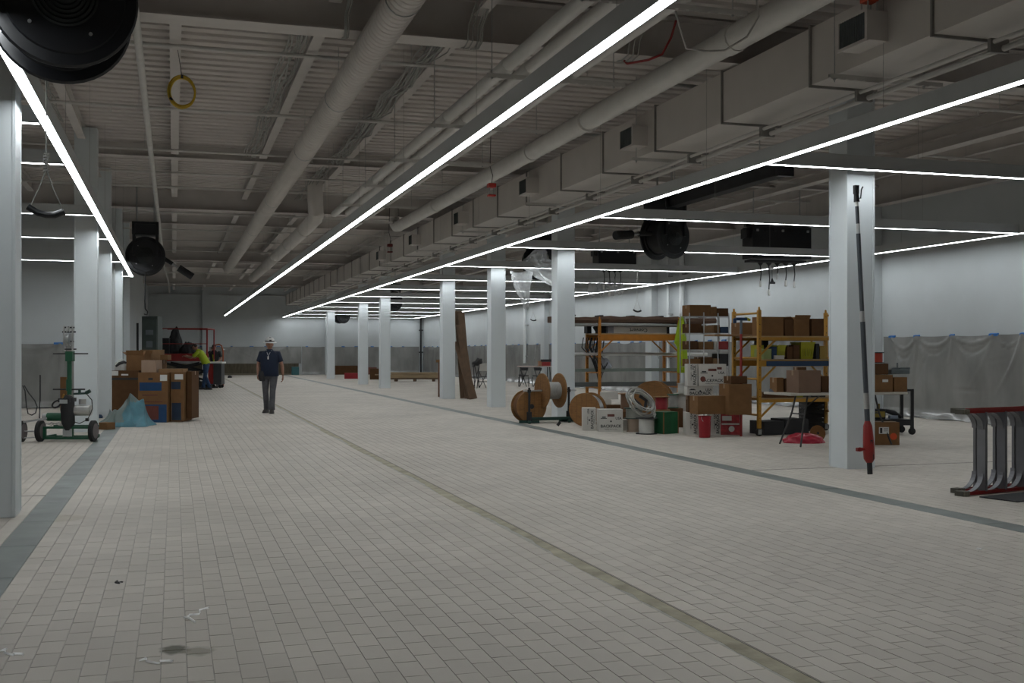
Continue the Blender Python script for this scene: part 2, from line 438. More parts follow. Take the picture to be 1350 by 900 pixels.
# ================================================================== OVERHEAD SERVICES
M_pipe = mat('pipe_paint', (0.60, 0.585, 0.56), 0.6, var=0.05, scale=3)
M_gal = mat('galvanised', (0.45, 0.46, 0.46), 0.4, metal=0.7, var=0.1, scale=8)
M_blk = mat('black_metal', (0.012, 0.013, 0.016), 0.35, var=0.2, scale=5)
M_blkm = mat('black_matt', (0.02, 0.02, 0.022), 0.7, var=0.2)
M_grille = mat('grille_grey', (0.16, 0.18, 0.18), 0.5, var=0.05)
M_seam = mat('duct_seam', (0.27, 0.26, 0.245), 0.7, var=0.1)
M_cable = mat('grey_cable', (0.33, 0.33, 0.31), 0.6, var=0.15)
M_red = mat('red_plastic', (0.55, 0.03, 0.02), 0.4, var=0.05)
M_yel = mat('yellow_cable', (0.55, 0.36, 0.02), 0.5, var=0.1)
M_poly = mat('clear_poly', (0.75, 0.77, 0.78), 0.25, var=0.15, scale=12, alpha=0.5, spec=0.6)

# spiral duct
t = thing('spiral_duct', 'fat round spiral-ribbed white duct running down the left half of the ceiling', 'duct', (2.03, 0, 4.665))
b = MB(); prof = []; y = 2.0; R0 = 0.165
while y < 44.5:
    prof += [(R0, y), (R0, y + 0.085), (R0 + 0.010, y + 0.095), (R0 + 0.010, y + 0.107), (R0, y + 0.118)]; y += 0.12
RY = Matrix.Rotation(-pi / 2, 4, 'X')
b.lathe([(r, yy) for r, yy in prof], 20, RY)
b.build('duct_run', M_duct, t, smooth=30)
for y in (8.2, 16.9, 25.4, 34.0, 43.0):
    MB().lathe([(R0 + 0.004, y), (R0 + 0.014, y + 0.01), (R0 + 0.014, y + 0.09), (R0 + 0.004, y + 0.1)], 20, RY).build('coupling', M_duct, t, smooth=30)
MB().tube([(0, 44.4, 0), (0, 44.7, 0.02), (0, 44.95, 0.15), (0, 45.05, 0.4), (0, 45.05, 0.67)], 0.165, 16).build('elbow', M_duct, t, smooth=40)
for y in (6, 10, 14.2, 18, 24, 30, 36, 42):
    MB().tube([(R0 * 1.05 * cos(a), y, R0 * 1.05 * sin(a)) for a in [i * pi / 8 for i in range(16)]], 0.006, 5, closed=True).cyl((0, y, R0), (0, y, 0.66), 0.004, 5).build('hanger', M_gal, t)

# hydronic / drain pipes
def pipe(name, label, x, z, r, y0, y1, hang=2.65, cuff=True, m=M_pipe, cat='pipe', drop=True, coup=5.2):
    t = thing(name, label, cat, (x, 0, z))
    MB().cyl((0, y0, 0), (0, y1, 0), r, 14).build('pipe_run', m, t, smooth=40)
    y = y0 + 1.4
    while y < y1 - 0.3 and y < 45:
        if cuff: MB().tube([(0, y - 0.10, 0), (0, y - 0.095, 0), (0, y + 0.095, 0), (0, y + 0.10, 0)], [r * 1.0, r * 1.09, r * 1.09, r], 14).build('saddle', m, t, smooth=40)
        y += hang
    return t
TY = [3.1 + 2.65 * i for i in range(9)]
pipe('insulated_pipe', 'left one of the pair of insulated white pipes left of the middle light line', 3.34, 4.40, 0.072, 1.7, 24.0)
pipe('insulated_pipe', 'right one of the pair of insulated white pipes, hard against the middle light line', 3.575, 4.39, 0.066, 1.7, 23.6)
pipe('white_pipe', 'single white pipe just right of the middle light line', 4.08, 4.37, 0.055, 1.7, 26.0)
t = pipe('round_duct', 'smooth round white duct slanting between middle light line and the rectangular duct', 5.42, 4.57, 0.137, 2.0, 27.3, hang=6.6, cat='duct')
MB().tube([(0, 27.2, 0), (0, 27.6, 0.02), (0, 27.85, 0.12), (0.0, 27.95, 0.35), (0, 27.95, 0.55)], 0.137, 14).build('elbow', M_pipe, t, smooth=40)
for y in (14.05,):
    MB().lathe([(0.137, y), (0.165, y + .005), (0.165, y + .03), (0.137, y + .035)], 20, RY).build('flange', M_pipe, t, smooth=30)
t = pipe('white_pipe', 'long white pipe passing the far end of the left light line toward the back', -0.36, 4.70, 0.042, 9.0, 46.0)
MB().tube([(0, 45.9, 0), (0.05, 46.3, -0.05), (0.15, 46.6, -0.4), (0.2, 46.7, -0.9)], 0.035, 8).build('pipe_drop', M_pipe, t, smooth=40)
# wide duct that takes over from the pipe pair
t = thing('fat_round_duct', 'fat round white duct low over the far part of the middle light line', 'duct', (3.0, 24.6, 4.45))
MB().tube([(0.0, 0, 0.85), (0.0, 0, 0.35), (0.03, 0.12, 0.1), (0.08, 0.45, 0.0), (0.12, 3.0, 0.0), (0.12, 22.0, 0.0)], 0.17, 16).build('duct_run', M_duct, t, smooth=40)
for y in (3, 7, 11, 15): MB().lathe([(0.17, y), (0.185, y + .01), (0.185, y + .07), (0.17, y + .08)], 18, Matrix.Translation((0.12, 0, 0)) @ RY).build('coupling', M_duct, t, smooth=30)

# trapeze struts that carry the pipes
def strut(b, x0, x1, y, z, s=0.041):
    b.bx(x0, x1, y - s / 2, y + s / 2, z - 0.003, z); b.bx(x0, x1, y - s / 2, y - s / 2 + .003, z - s, z - .003); b.bx(x0, x1, y + s / 2 - .003, y + s / 2, z - s, z - .003)
    n = int((x1 - x0) / 0.05)
    for i in range(n):
        if i % 2 == 0: b.bx(x0 + i * .05, x0 + i * .05 + 0.026, y - s / 2 + .003, y + s / 2 - .003, z - s + .004, z - s + .008)
NM = ['nearest', 'second nearest', 'third nearest', 'fourth nearest', 'fifth nearest', 'sixth nearest', 'seventh nearest', 'eighth nearest']
for i in range(8):
    y = 5.75 + 2.65 * i; z = 4.312
    t = thing('strut_trapeze', '%s slotted trapeze under the pair of insulated pipes' % NM[i], 'hanger', (0, y, z), 0, 'trapezes under the pipe pair')
    b = MB(); strut(b, 3.12, 4.68, 0, 0); b.build('strut', M_pipe, t)
    for x in (3.18, 4.55): MB().cyl((x, 0, -.06), (x, 0, ZD - z - .01), 0.005, 6).cyl((x, 0, -.055), (x, 0, -.043), .012, 6).build('threaded_rod', M_gal, t)

# rectangular duct with flanged joints
DX0, DX1, DZ0, DZ1 = 6.42, 7.24, 4.20, 4.845
t = thing('rectangular_duct', 'big flanged rectangular white duct above the right light line', 'duct', (0, 0, 0))
y0 = 2.36; k = 0
while y0 < 66:
    y1 = y0 + 1.955
    g = k % 2
    MB().bx(DX0 + 0.02, DX1 - .02, y0 + .012, y1 - .012, DZ0 + .02, DZ1 - .02).build('duct_section', M_duct, t)
    b = MB()
    for (a0, a1, c0, c1) in ((DX0 - .006, DX1 + .006, DZ0 - .006, DZ0 + .02), (DX0 - .006, DX1 + .006, DZ1 - .02, DZ1 + .006), (DX0 - .006, DX0 + .02, DZ0 + .02, DZ1 - .02), (DX1 - .02, DX1 + .006, DZ0 + .02, DZ1 - .02)):
        b.bx(a0, a1, y1 - 0.012, y1 + .012, c0, c1)
    b.build('flange', M_seam, t)
    y0 = y1; k += 1
for i in range(9):
    y = 4.2 + 4.95 * i + (0 if i else 0)
    t2 = thing('strut_trapeze', '%s slotted trapeze under the rectangular duct' % (NM + ['ninth nearest'])[i], 'hanger', (0, y + 0.45, DZ0 - .012), 0, 'trapezes under the rectangular duct')
    b = MB(); strut(b, 6.28, 7.62, 0, 0); b.build('strut', M_pipe, t2)
    for x in (6.34, 7.40): MB().cyl((x, 0, -.08), (x, 0, ZD - DZ0), 0.005, 6).cyl((x, 0, -.06), (x, 0, -.044), .013, 6).build('threaded_rod', M_gal, t2)
for i, y in enumerate((8.87, 14.37, 19.25, 24.3, 29.4, 34.5)):
    t2 = thing('air_grille', '%s boxed air grille on the side of the rectangular duct' % NM[i], 'vent', (DX0 + .02, y, 4.47), 0, 'side grilles of the rectangular duct')
    b = MB(); b.bx(-.23, 0, 0, .46, -.14, .14); b.build('collar', M_duct, t2)
    b = MB(); b.bx(-.245, -.23, -.015, .475, -.155, -.125); b.bx(-.245, -.23, -.015, .475, .125, .155); b.bx(-.245, -.23, -.015, .02, -.125, .125); b.bx(-.245, -.23, .44, .475, -.125, .125)
    b.build('grille_frame', M_duct, t2)
    MB().bx(-.233, -.231, .02, .44, -.125, .125).build('grille_back', M_grille, t2)
    for q in range(11):
        MB().box((-.240, .04 + q * .038, 0), (.012, .003, .25), (0, 0, .6)).build('louvre', M_grille, t2)
# small pipe with clamps under the duct
t = thing('conduit', 'thin clamped conduit following the underside of the rectangular duct', 'pipe', (6.80, 0, 4.09))
MB().cyl((0, 2, 0), (0, 64, 0), 0.021, 8).build('pipe_run', M_pipe, t, smooth=40)
MB().cyl((0.10, 2, -.05), (0.10, 64, -.05), 0.030, 8).build('pipe_run', M_pipe, t, smooth=40)
for i in range(20):
    y = 4 + i * 1.95
    MB().bx(-.04, .15, y - .02, y + .02, -.09, .03).build('clamp', M_seam, t)

# sprinkler branch lines across the hall
SY = [6.2, 13.8, 17.45, 20.95, 23.7, 25.6, 30.4, 34.5, 38.0, 41.5, 47, 53, 60]
for i, y in enumerate(SY):
    x0 = XL if y < YP else XP + .02
    zz = 5.07 if i % 2 else 5.085
    t = thing('sprinkler_line', 'thin white sprinkler branch pipe across the ceiling, number %s from the camera' % ['one', 'two', 'three', 'four', 'five', 'six', 'seven', 'eight', 'nine', 'ten', 'eleven', 'twelve', 'thirteen'][i], 'pipe', (0, y, zz), 0, 'sprinkler branch pipes')
    MB().cyl((x0, 0, 0), (XR - .35, 0, 0), 0.024, 8).build('pipe_run', M_pipe, t, smooth=40)
    for x in (-0.9, 2.5, 4.9, 8.2, 11.6, 14):
        MB().cyl((x, 0, -.02), (x, 0, -.09), .010, 6).cyl((x, 0, -.09), (x, 0, -.10), .02, 8).build('sprinkler_head', M_pipe, t)
        MB().cyl((x + .4, 0, .02), (x + .4, 0, ZD - zz), .004, 5).build('hanger_rod', M_gal, t)
# cable bundles beside the purlins
def bundle(x, y0, y1, label, n=9, sag=0.08, z=5.12):
    t = thing('cable_bundle', label, 'cables', (x, y0, z))
    for k in range(n):
        px_ = -0.28 + 0.26 * k / n + random.uniform(-.02, .02); pts = []
        L_ = y1 - y0; m = int(L_ / 0.35); ph = random.uniform(0, 6); ph2 = random.uniform(0, 6)
        for i in range(m + 1):
            yy = i * L_ / m
            s_ = abs(sin(pi * yy / 1.75))
            pts.append((px_ + 0.03 * sin(yy * 2.2 + ph) + .02 * sin(yy * .9 + ph2), yy, 0.03 - sag * s_ * (0.4 + 0.6 * random.random()) + .01 * sin(ph * 3)))
        MB().tube(pts, random.choice((.007, .009, .012)), 5).build('cable', M_cable, t, smooth=60)
    return t
bundle(1.58, 12.3, 21.5, 'loose bundle of grey cables beside the purlin left of the spiral duct', 8)
bundle(3.18, 12.3, 21.6, 'thick tangle of grey cables beside the purlin right of the spiral duct', 13, sag=0.12)
bundle(3.1, 22.2, 27.4, 'cable bundle farther back over the pipe pair', 6)
bundle(-1.6, 12.4, 19.0, 'dark cables bunched beside the purlin above the left light line', 6)
for i, (u, lb) in enumerate(((466, 'grey cables dropping over the near girder beside the spiral duct'), (628, 'grey cables dropping over the near girder beside the pipe pair'), (838, 'short looped cables over the near girder right of the middle light line'))):
    p = pY(u, 40, 11.75)
    t = thing('cable_drop', lb, 'cables', (p.x, 11.75, 4.86))
    for k in range(5):
        dx = random.uniform(-.1, .1)
        MB().tube([(dx, -0.6 - .1 * k, 0.45), (dx + .02, -.25, 0.30), (dx - .01, -.08, .12), (dx, .0, -.03), (dx + .03, .25, -.03), (dx + .02, .48, .02), (dx, .6, .24)], .008, 5).build('cable', M_cable, t, smooth=60)
p = pY(866, 60, 11.6)
MR = mat('red_cable', (0.30, 0.02, 0.02), .5, var=.1)
tag(MB().tube([(p.x + .05, 11.2, 5.1), (p.x + .06, 11.35, 4.95), (p.x + .02, 11.5, 4.8), (p.x - .06, 11.7, 4.78), (p.x - .2, 12.0, 4.80), (p.x - .25, 12.3, 5.05)], .014, 6).build('red_cable', MR, smooth=60), 'dark red cable looping below the girder right of the middle light line', 'cable')
p = pY(950, 40, 8.6)
tag(MB().tube([(pY(885, 41, 8.8).x, 8.8, 4.5), (pY(905, 41, 8.7).x, 8.7, 4.02 + .02), (pY(930, 42, 8.6).x, 8.6, 4.0), (pY(955, 40, 8.6).x, 8.6, 4.02), (pY(985, 22, 8.6).x, 8.6, 4.16), (pY(1000, 5, 8.6).x, 8.6, 4.35), (pY(1003, 0, 8.6).x, 8.8, 5.3)], .010, 6).build('white_cable', M_pipe, smooth=60), 'white cable hanging in a loop below the trapeze beside the round duct', 'cable')
# yellow coil on a purlin
p = pz(240, 121, 13.6)
t = thing('coiled_cable', 'coil of yellow cable hanging from the left purlin', 'cable', p)
pts = []
for i in range(96):
    a = i * 2 * pi / 24; r_ = 1 + .07 * sin(i * .131)
    pts.append((0.155 * r_ * cos(a), 0.02 * sin(i * .7) + i * .0004, 0.185 * r_ * sin(a)))
MB().tube(pts, 0.014, 6).build('coil', M_yel, t, smooth=60)
MB().cyl((0, 0, .18), (-.05, 0, 5.13 - p.z), .004, 5).build('tie', M_blkm, t)
MB().box((0, 0, .185), (.03, .06, .04)).box((-.13, 0, -.10), (.04, .06, .025), (0, .6, 0)).build('wrap', M_blkm, t)
# small fire devices hanging
def strobe(u, v, Z, label, m=M_red):
    p = pz(u, v, Z)
    t = thing('hanging_strobe', label, 'alarm', p)
    MB().box((0, 0, .03), (.13, .13, .07)).build('body', m, t, bevel=.012)
    for x in (-.05, .05):
        for y_ in (-.05, .05): MB().cyl((x, y_, -.12), (x, y_, .0), .007, 6).build('prong', M_gal, t)
    MB().box((0, 0, -.135), (.13, .10, .03)).build('cap', m, t, bevel=.008)
    MB().tube([(0, 0, .06), (.02, 0, .2), (-.02, .02, .35), (0, .0, ZD - p.z)], .006, 5).build('cord', M_blkm, t, smooth=60)
strobe(648, 247, 18.2, 'bright red device hanging on a cord before the rectangular duct')
strobe(514, 325, 27.5, 'dark red device hanging on a cord, farther away over the right light line', mat('dark_red', (.16, .02, .02), .5))
strobe(1146, 3, 10.4, 'orange red device at the top edge beside the nearest air grille', mat('orange_red', (.6, .08, .03), .5))

# ---- big black hose reels
def hose_reel(loc, label, rz=0.0, rr=0.455, arm=None, cord=None):
    t = thing('hose_reel', label, 'hose reel', loc, rz)
    RX = Matrix.Rotation(pi / 2, 4, 'X')          # lathe axis -> -y
    for y0, y1 in ((-.27, -.235), (.20, .235)):
        sgn = -1
        b = MB(); b.lathe([(0.02, y0), (rr * .42, y0), (rr * .44, y0 - .012), (rr * .80, y0 - .012), (rr * .82, y0 + .004), (rr * .97, y0 + .012), (rr, y0 + .03), (rr, y1), (rr * .96, y1 + .004), (.02, y1 + .004)], 40, Matrix.Rotation(-pi / 2, 4, 'X'))
        b.build('side_disc', M_blk, t, smooth=25)
    MB().lathe([(rr * .70, -.235), (rr * .72, -.2), (rr * .72, .17), (rr * .70, .2)], 28, Matrix.Rotation(-pi / 2, 4, 'X')).build('hose_winding', M_blkm, t, smooth=30)
    b = MB()
    for i in range(6):
        b.lathe([(.20 - i * .026, -.29 - i * .012), (.205 - i * .026, -.30 - i * .012), (.19 - i * .026, -.305 - i * .012), (.182 - i * .026, -.295 - i * .012)], 28, Matrix.Rotation(-pi / 2, 4, 'X'))
    b.build('spring_housing', M_gal if rr > 1 else mat('spring_grey', (.05, .055, .055), .35, metal=.5), t, smooth=30)
    for a in (.5, 2.2, 3.9, 5.3):
        MB().lathe([(.012, -.30), (.012, -.285)], 8, Matrix.Translation((rr * .62 * cos(a), 0, rr * .62 * sin(a))) @ Matrix.Rotation(-pi / 2, 4, 'X')).build('bolt', M_gal, t)
    b = MB()
    for x in (-.26, .26): b.bx(x - .03, x + .03, -.33, -.29, .0, .78); b.bx(x - .03, x + .03, .26, .30, .0, .78)
    b.bx(-.30, .30, -.33, .30, .74, .80); b.bx(-.30, .30, -.30, .28, .50, .74)
    b.build('bracket', M_blk, t, bevel=.005)
    b = MB()
    for x in (-.2, .2): b.cyl((x, 0, .8), (x, 0, ZD - loc[2]), .02, 8)
    b.build('ceiling_mount', M_gal, t)
    MB().bx(-.17, .17, -.2, .2, .58, .735).build('motor', mat('motor_brown', (.14, .10, .08), .6), t, bevel=.02)
    if arm:
        (ax, az), ln = arm; d = Vector((ax, 0, az)).normalized(); p0 = Vector((d.x * rr * .95, -.05, .05 + d.z * .1))
        MB().cyl(p0, p0 + d * ln * .35, .05, 10).build('arm', M_blkm, t, smooth=40)
        MB().cyl(p0 + d * ln * .3, p0 + d * ln * .58, .03, 10).build('arm_rod', M_gal, t, smooth=40)
        MB().cyl(p0 + d * ln * .55, p0 + d * ln, .085, 12).build('nozzle', M_blkm, t, smooth=40)
    return t
p1 = pz(83, 10, 7.3)
hose_reel((p1.x, p1.y, p1.z), 'huge black hose reel cut off by the top left corner', 0.12)
p2 = pz(192, 338, 26.3)
hose_reel((p2.x, p2.y, p2.z), 'black hose reel beyond the end of the left light line, arm to the right', 0.0, arm=((.85, -.55), .85))
p3 = pz(876, 312, 22.0)
hose_reel((p3.x, p3.y, p3.z), 'black hose reel under the long black rail, right of centre', 0.35, arm=((-.9, -.10), .95))
p4 = pz(713, 346, 29.3)
hose_reel((p4.x, p4.y, p4.z), 'black hose reel bagged in clear plastic left of the grey column', 0.2)
p5 = pz(516, 397, 50.0)
hose_reel((p5.x, p5.y, p5.z), 'tiny distant black hose reel behind the far columns', 0.4)
p6 = pz(450, 416, 63.5)
hose_reel((p6.x, p6.y, p6.z), 'farthest black hose reel, beside the slimmest distant column', 0.4)
t = thing('black_rail', 'long straight black rail running from hose reel toward camera', 'rail', (p3.x + .06, 0, 4.43))
MB().bx(-.12, .12, 15.75, p3.y + .3, -.17, .06).build('rail_body', M_blkm, t, bevel=.01)
MB().bx(-.14, .14, 15.65, 15.75, -.19, .08).build('end_cap', M_blk, t)
for y in (16.5, 19.8): MB().cyl((0, y, .07), (0, y, ZD - 4.43), .012, 6).build('hanger_rod', M_gal, t)
# pull cords with handles
def cord(u, v0, v1, Z, label, wid=.24, m=M_blk, coil=False):
    p = pz(u, v1, Z); top = min(pz(u, v0, Z).z, ZD)
    t = thing('pull_cord', label, 'cord', p)
    n = wid / 2
    MB().cyl((0, 0, .28 if coil else .30), (0, 0, ZD - p.z - .0), .005, 6).build('cord_line', M_cable, t)
    MB().tube([(0, 0, .3), (-n * .4, 0, .18), (-n, 0, .03)], .005, 5).tube([(0, 0, .3), (n * .4, 0, .18), (n, 0, .03)], .005, 5).build('fork', M_cable, t)
    if coil:
        pts = [(.018 * cos(i * .9), .018 * sin(i * .9), .28 + i * .0028) for i in range(50)]
        MB().tube(pts, .005, 5).build('coil_spring', M_cable, t, smooth=60)
    MB().tube([(-n - .01, 0, .04), (-n * .5, 0, .0), (0, 0, -.012), (n * .5, 0, -.01), (n + .01, 0, .015)], .024 if wid > .2 else .018, 10).build('handle', m, t, smooth=60)
cord(61, 0, 281, 7.6, 'black curved grip hanging on a cord beside the left light line', .215, coil=True)
cord(840, 380, 410, 29.0, 'small cord with a black grip hanging before the bright wall panel', .205)
cord(703, 390, 422, 40.0, 'small cord with black grip hanging beside the plastic bag tail', .2)
# banks of reels in black cases
def reel_bank(u, v, Z, w_, h_, label, hooks, wrapped=False):
    p = pz(u, v, Z)
    t = thing('reel_bank', label, 'hose reel', p, -0.03)
    b = MB(); b.box((0, 0, 0), (w_, .55, h_)); b.build('case', M_blk, t, bevel=.02)
    MB().box((-w_ / 2 - .05, 0, h_ * .28), (.10, .3, h_ * .3)).build('gearbox', M_blkm, t, bevel=.01)
    MB().box((0, 0, h_ / 2 + .03), (w_ * 1.08, .12, .06)).build('mount_bar', M_blkm, t)
    for i in range(7): MB().box((-w_ / 2 + w_ * (i + .5) / 7, -.29, h_ * .36), (.05, .03, .05)).build('bracket', M_gal if i % 3 == 0 else M_blkm, t)
    for x in (-w_ * .4, w_ * .4): MB().cyl((x, 0, h_ / 2 + .06), (x, 0, ZD - p.z), .015, 6).build('hanger_rod', M_gal, t)
    MB().box((-.03, 0, -h_ / 2 - .05), (w_ * .96, .3, .05)).cyl((-w_ * .45, 0, -h_ / 2), (-w_ * .45, 0, -h_ / 2 - .04), .01, 6).cyl((w_ * .4, 0, -h_ / 2), (w_ * .4, 0, -h_ / 2 - .04), .01, 6).build('guide_bar', M_blkm, t)
    for i in range(hooks):
        x = -w_ * .28 + i * w_ * .145; ln = (.42, .62, .25, .40, .42)[i % 5]
        z0 = -h_ / 2 - .08
        m = MB(); m.lathe([(.02, z0 - .07), (.075, z0)], 10, Matrix.Translation((x, 0, 0))); m.build('funnel', M_blkm, t)
        h = MB(); h.tube([(x, 0, z0 - .06), (x + .02, 0, z0 - ln * .6), (x, 0, z0 - ln)], .013, 6); ho = h.build('hose', M_blk, t, smooth=60)
        MB().cyl((x, 0, z0 - ln), (x, 0, z0 - ln - .14), .03, 8).build('nozzle', mat('white_plastic', (.7, .7, .68), .4) if i != 2 else M_gal, ho)
    return t
b1 = reel_bank(1024, 321, 25.6, 1.50, .74, 'long black reel bank with hose ends dangling, left of the nearest right column', 5)
p = pz(1018, 371, 25.6)
t = thing('hanging_hook', 'short black hook hanging lowest under the black reel bank', 'hook', p)
MB().cyl((0, 0, 0), (0, 0, .36), .006, 5).build('hook_line', M_blk, t)
MB().box((-.03, 0, .30), (.12, .04, .05)).build('tag', mat('white_plastic', (.7, .7, .68), .4), t)
MB().box((0, 0, -.03), (.14, .05, .05)).lathe([(.05, -.02), (.012, .08)], 8).build('hook_body', M_blk, t, bevel=.008)
reel_bank(810, 341, 31.5, 1.14, .48, 'smaller black reel bank with bagged hose ends, right of the grey column', 4)

# crumpled clear plastic
def crumple(pts_w, z0, z1, seed, m=M_poly, name='plastic_bag', label='', cat='plastic', loc=(0, 0, 0), amp=.05, nx=22, nz=22):
    r = random.Random(seed); f = [(r.uniform(3, 12), r.uniform(3, 9), r.uniform(0, 6), r.uniform(.3, 1)) for _ in range(8)]
    b = MB(); vs = []; fs = []
    for j in range(nz + 1):
        t_ = j / nz; z = z0 + (z1 - z0) * t_
        # interpolate half-width and depth
        k = t_ * (len(pts_w) - 1); i0 = min(int(k), len(pts_w) - 2); fr = k - i0
        cx = pts_w[i0][0] * (1 - fr) + pts_w[i0 + 1][0] * fr; hw = pts_w[i0][1] * (1 - fr) + pts_w[i0 + 1][1] * fr
        for i in range(nx):
            a = 2 * pi * i / nx
            d = sum(w_ * sin(p_ * a + q_ * t_ * 2 + h_) for (p_, q_, h_, w_) in [(round(x[0]), x[1], x[2], x[3]) for x in f]) / 3
            rr = hw * (1 + d * amp / max(hw, .02) * .9)
            vs.append((cx + rr * cos(a), rr * .55 * sin(a), z + amp * .5 * sin(a * 3 + t_ * 5)))
    for j in range(nz):
        for i in range(nx): fs.append((j * nx + i, j * nx + (i + 1) % nx, (j + 1) * nx + (i + 1) % nx, (j + 1) * nx + i))
    b.add(vs, fs)
    o = b.build(name, m, smooth=80, loc=loc)
    if label: tag(o, label, cat)
    return o
pp = pz(690, 352, 28.6)
crumple([(.1, .04), (.05, .18), (-.05, .30), (.1, .50), (.35, .55), (.5, .42), (.55, .2)], .45, -.45, 3, label='clear plastic bag wrapped around the hose reel left of the grey column', loc=(pp.x + .2, pp.y - .5, pp.z), amp=.09, nz=26, nx=30)
pp = pz(681, 392, 28.6)
crumple([(.05, .04), (.05, .10), (.0, .18), (-.05, .25), (-.05, .28)], -.30, .62, 5, label='long tail of clear plastic hanging from the bagged hose reel', loc=(pp.x, pp.y - .6, pp.z), amp=.05, nz=24, nx=24)
for i, u in enumerate((781, 793, 806, 817)):
    pp = pz(u, 381, 31.5)
    crumple([(0, .02), (0, .13), (0, .15), (0, .08)], -.22 + i * .02, .2, 20 + i, label='%s crumpled plastic bag under the smaller reel bank' % ('leftmost', 'second from left', 'third from left', 'rightmost')[i], loc=pp, amp=.05, nz=10, nx=14)
# ================================================================== PLASTIC SHEETING taped along the lower walls
M_sheet = mat('plastic_sheet', (0.245, 0.245, 0.235), 0.2, var=0.22, scale=1.6, spec=1.0, alpha=0.93, bump=0.5, bscale=7, stretch=(1, 1, .45))
M_tape = mat('blue_tape', (0.02, 0.13, 0.38), 0.6, var=0.05)
def sheet(name, label, frame, L_, z0, z1, seed, dx=0.07, nz=30, flare=True, near=None):
    """frame(s, n, z) -> world; s along the wall, n away from it"""
    r = np.random.default_rng(seed)
    ns = int(L_ / dx); S, T = np.meshgrid(np.linspace(0, L_, ns + 1), np.linspace(0, 1, nz + 1))
    Zz = z0 + (z1 - z0) * T
    D = 0.03 + 0.012 * np.sin(S * 2.1 + 3 * T) * (1 - T) + 0.008 * np.sin(S * 5.3 - 4 * T + 1)
    anchors = []; s = 0.3
    while s < L_: anchors.append(s); s += r.uniform(0.75, 1.5)
    sag = np.zeros(ns + 1); sx = np.linspace(0, L_, ns + 1)
    for a, b_ in zip(anchors[:-1], anchors[1:]):
        m = (sx >= a) & (sx <= b_); q = (sx[m] - a) / (b_ - a); dip = r.uniform(0.004, .03) if r.random() < .75 else r.uniform(.03, .07)
        sag[m] = 4 * dip * q * (1 - q)
        am = r.uniform(.01, .03)                     # swag folds between two pieces of tape
        for kk in range(2):
            dd = r.uniform(.10, .38) + kk * .1
            zc = z1 - 4 * dd * q * (1 - q) - .01
            D[:, m] += am * np.exp(-((Zz[:, m] - zc[None]) / .018) ** 2) * (1 if kk == 0 else -.6)
    for a in anchors:                                # folds fanning out below the tape
        for kk in range(r.integers(1, 5)):
            sl = r.uniform(-.75, .75); ln = r.uniform(.3, 1.0) * (z1 - z0); am = r.uniform(.012, .045)
            d = (S - a) - sl * (z1 - Zz) - .06 * np.sin(3 * (z1 - Zz) + kk)
            fall = np.clip(1 - (z1 - Zz) / ln, 0, 1) ** .5
            D += am * np.exp(-(d / .028) ** 2) * fall
    for kk in range(int(L_ * 1.2)):                  # stray creases
        a = r.uniform(0, L_); zc = r.uniform(z0, z1); sl = r.uniform(-1.6, 1.6); am = r.uniform(-.02, .028)
        d = ((Zz - zc) - sl * (S - a)) / sqrt(1 + sl * sl)
        D += am * np.exp(-(d / .02) ** 2) * np.exp(-((S - a) / .35) ** 2)
    if flare: D += .16 * np.clip(1 - T / .10, 0, 1) ** 1.6 * (1 + .4 * np.sin(S * 4) + .3 * np.sin(S * 9.1))
    Zf = Zz - sag[None] * T ** 3
    if flare: Zf = np.maximum(Zf, 0.004 + .012 * (np.sin(S * 6) + 1) * (T < .02))
    V = [frame(a, max(n_, .004), z_) for a, n_, z_ in zip(S.ravel(), D.ravel(), Zf.ravel())]
    F = []
    W = ns + 1
    for j in range(nz):
        for i in range(ns): F.append((j * W + i, j * W + i + 1, (j + 1) * W + i + 1, (j + 1) * W + i))
    t = thing(name, label, 'plastic sheet', frame(L_ / 2, 0, 0))
    o = t.location
    b = MB(); b.add([(v[0] - o[0], v[1] - o[1], v[2] - o[2]) for v in V], F)
    b.build('sheet', M_sheet, t, smooth=80)
    for a in anchors:
        if near and not near(a): continue
        w_ = r.uniform(.05, .12); hh = r.uniform(.022, .034)
        b = MB(); c = [frame(a - w_, .045, z1 - hh), frame(a + w_, .045, z1 - hh + r.uniform(-.015, .015)), frame(a + w_, .045, z1 + hh * .5), frame(a - w_, .045, z1 + hh * .5)]
        c2 = [frame(a - w_, .002, z1 - hh), frame(a + w_, .002, z1 - hh), frame(a + w_, .002, z1 + hh), frame(a - w_, .002, z1 + hh)]
        vs = [Vector(q) - o for q in c + c2]
        b.add(vs, [(0, 1, 2, 3), (4, 7, 6, 5), (0, 4, 5, 1), (1, 5, 6, 2), (2, 6, 7, 3), (3, 7, 4, 0)])
        b.build('tape_piece', M_tape, t)
    return t
sheet('plastic_sheet', 'clear plastic sheeting taped in swags along the near right wall', lambda s, n, z: (XR - n, 21.2 - s, z), 17.0, 0, 1.745, 11, dx=.045, nz=44)
sheet('plastic_sheet', 'clear plastic sheeting taped along the right wall behind the scaffolds', lambda s, n, z: (XR - .0 - n, 33.2 - s, z), 11.3, 0, 1.745, 12, dx=.07)
sheet('plastic_sheet', 'clear plastic sheeting on the right wall behind the far folding table', lambda s, n, z: (XR - n, 44.3 - s, z), 10.4, 0, 1.745, 13, dx=.09)
sheet('plastic_sheet', 'distant clear plastic sheeting on the right wall near the far corner', lambda s, n, z: (XR - n, 69.0 - s, z), 24.0, 0, 1.745, 14, dx=.14, nz=20)
sheet('plastic_sheet', 'clear plastic sheeting hanging short of the floor on the back wall', lambda s, n, z: (XP + .1 + s, YB - .02 - n, z), 8.9, .70, 1.745, 15, dx=.08, nz=20, flare=False)
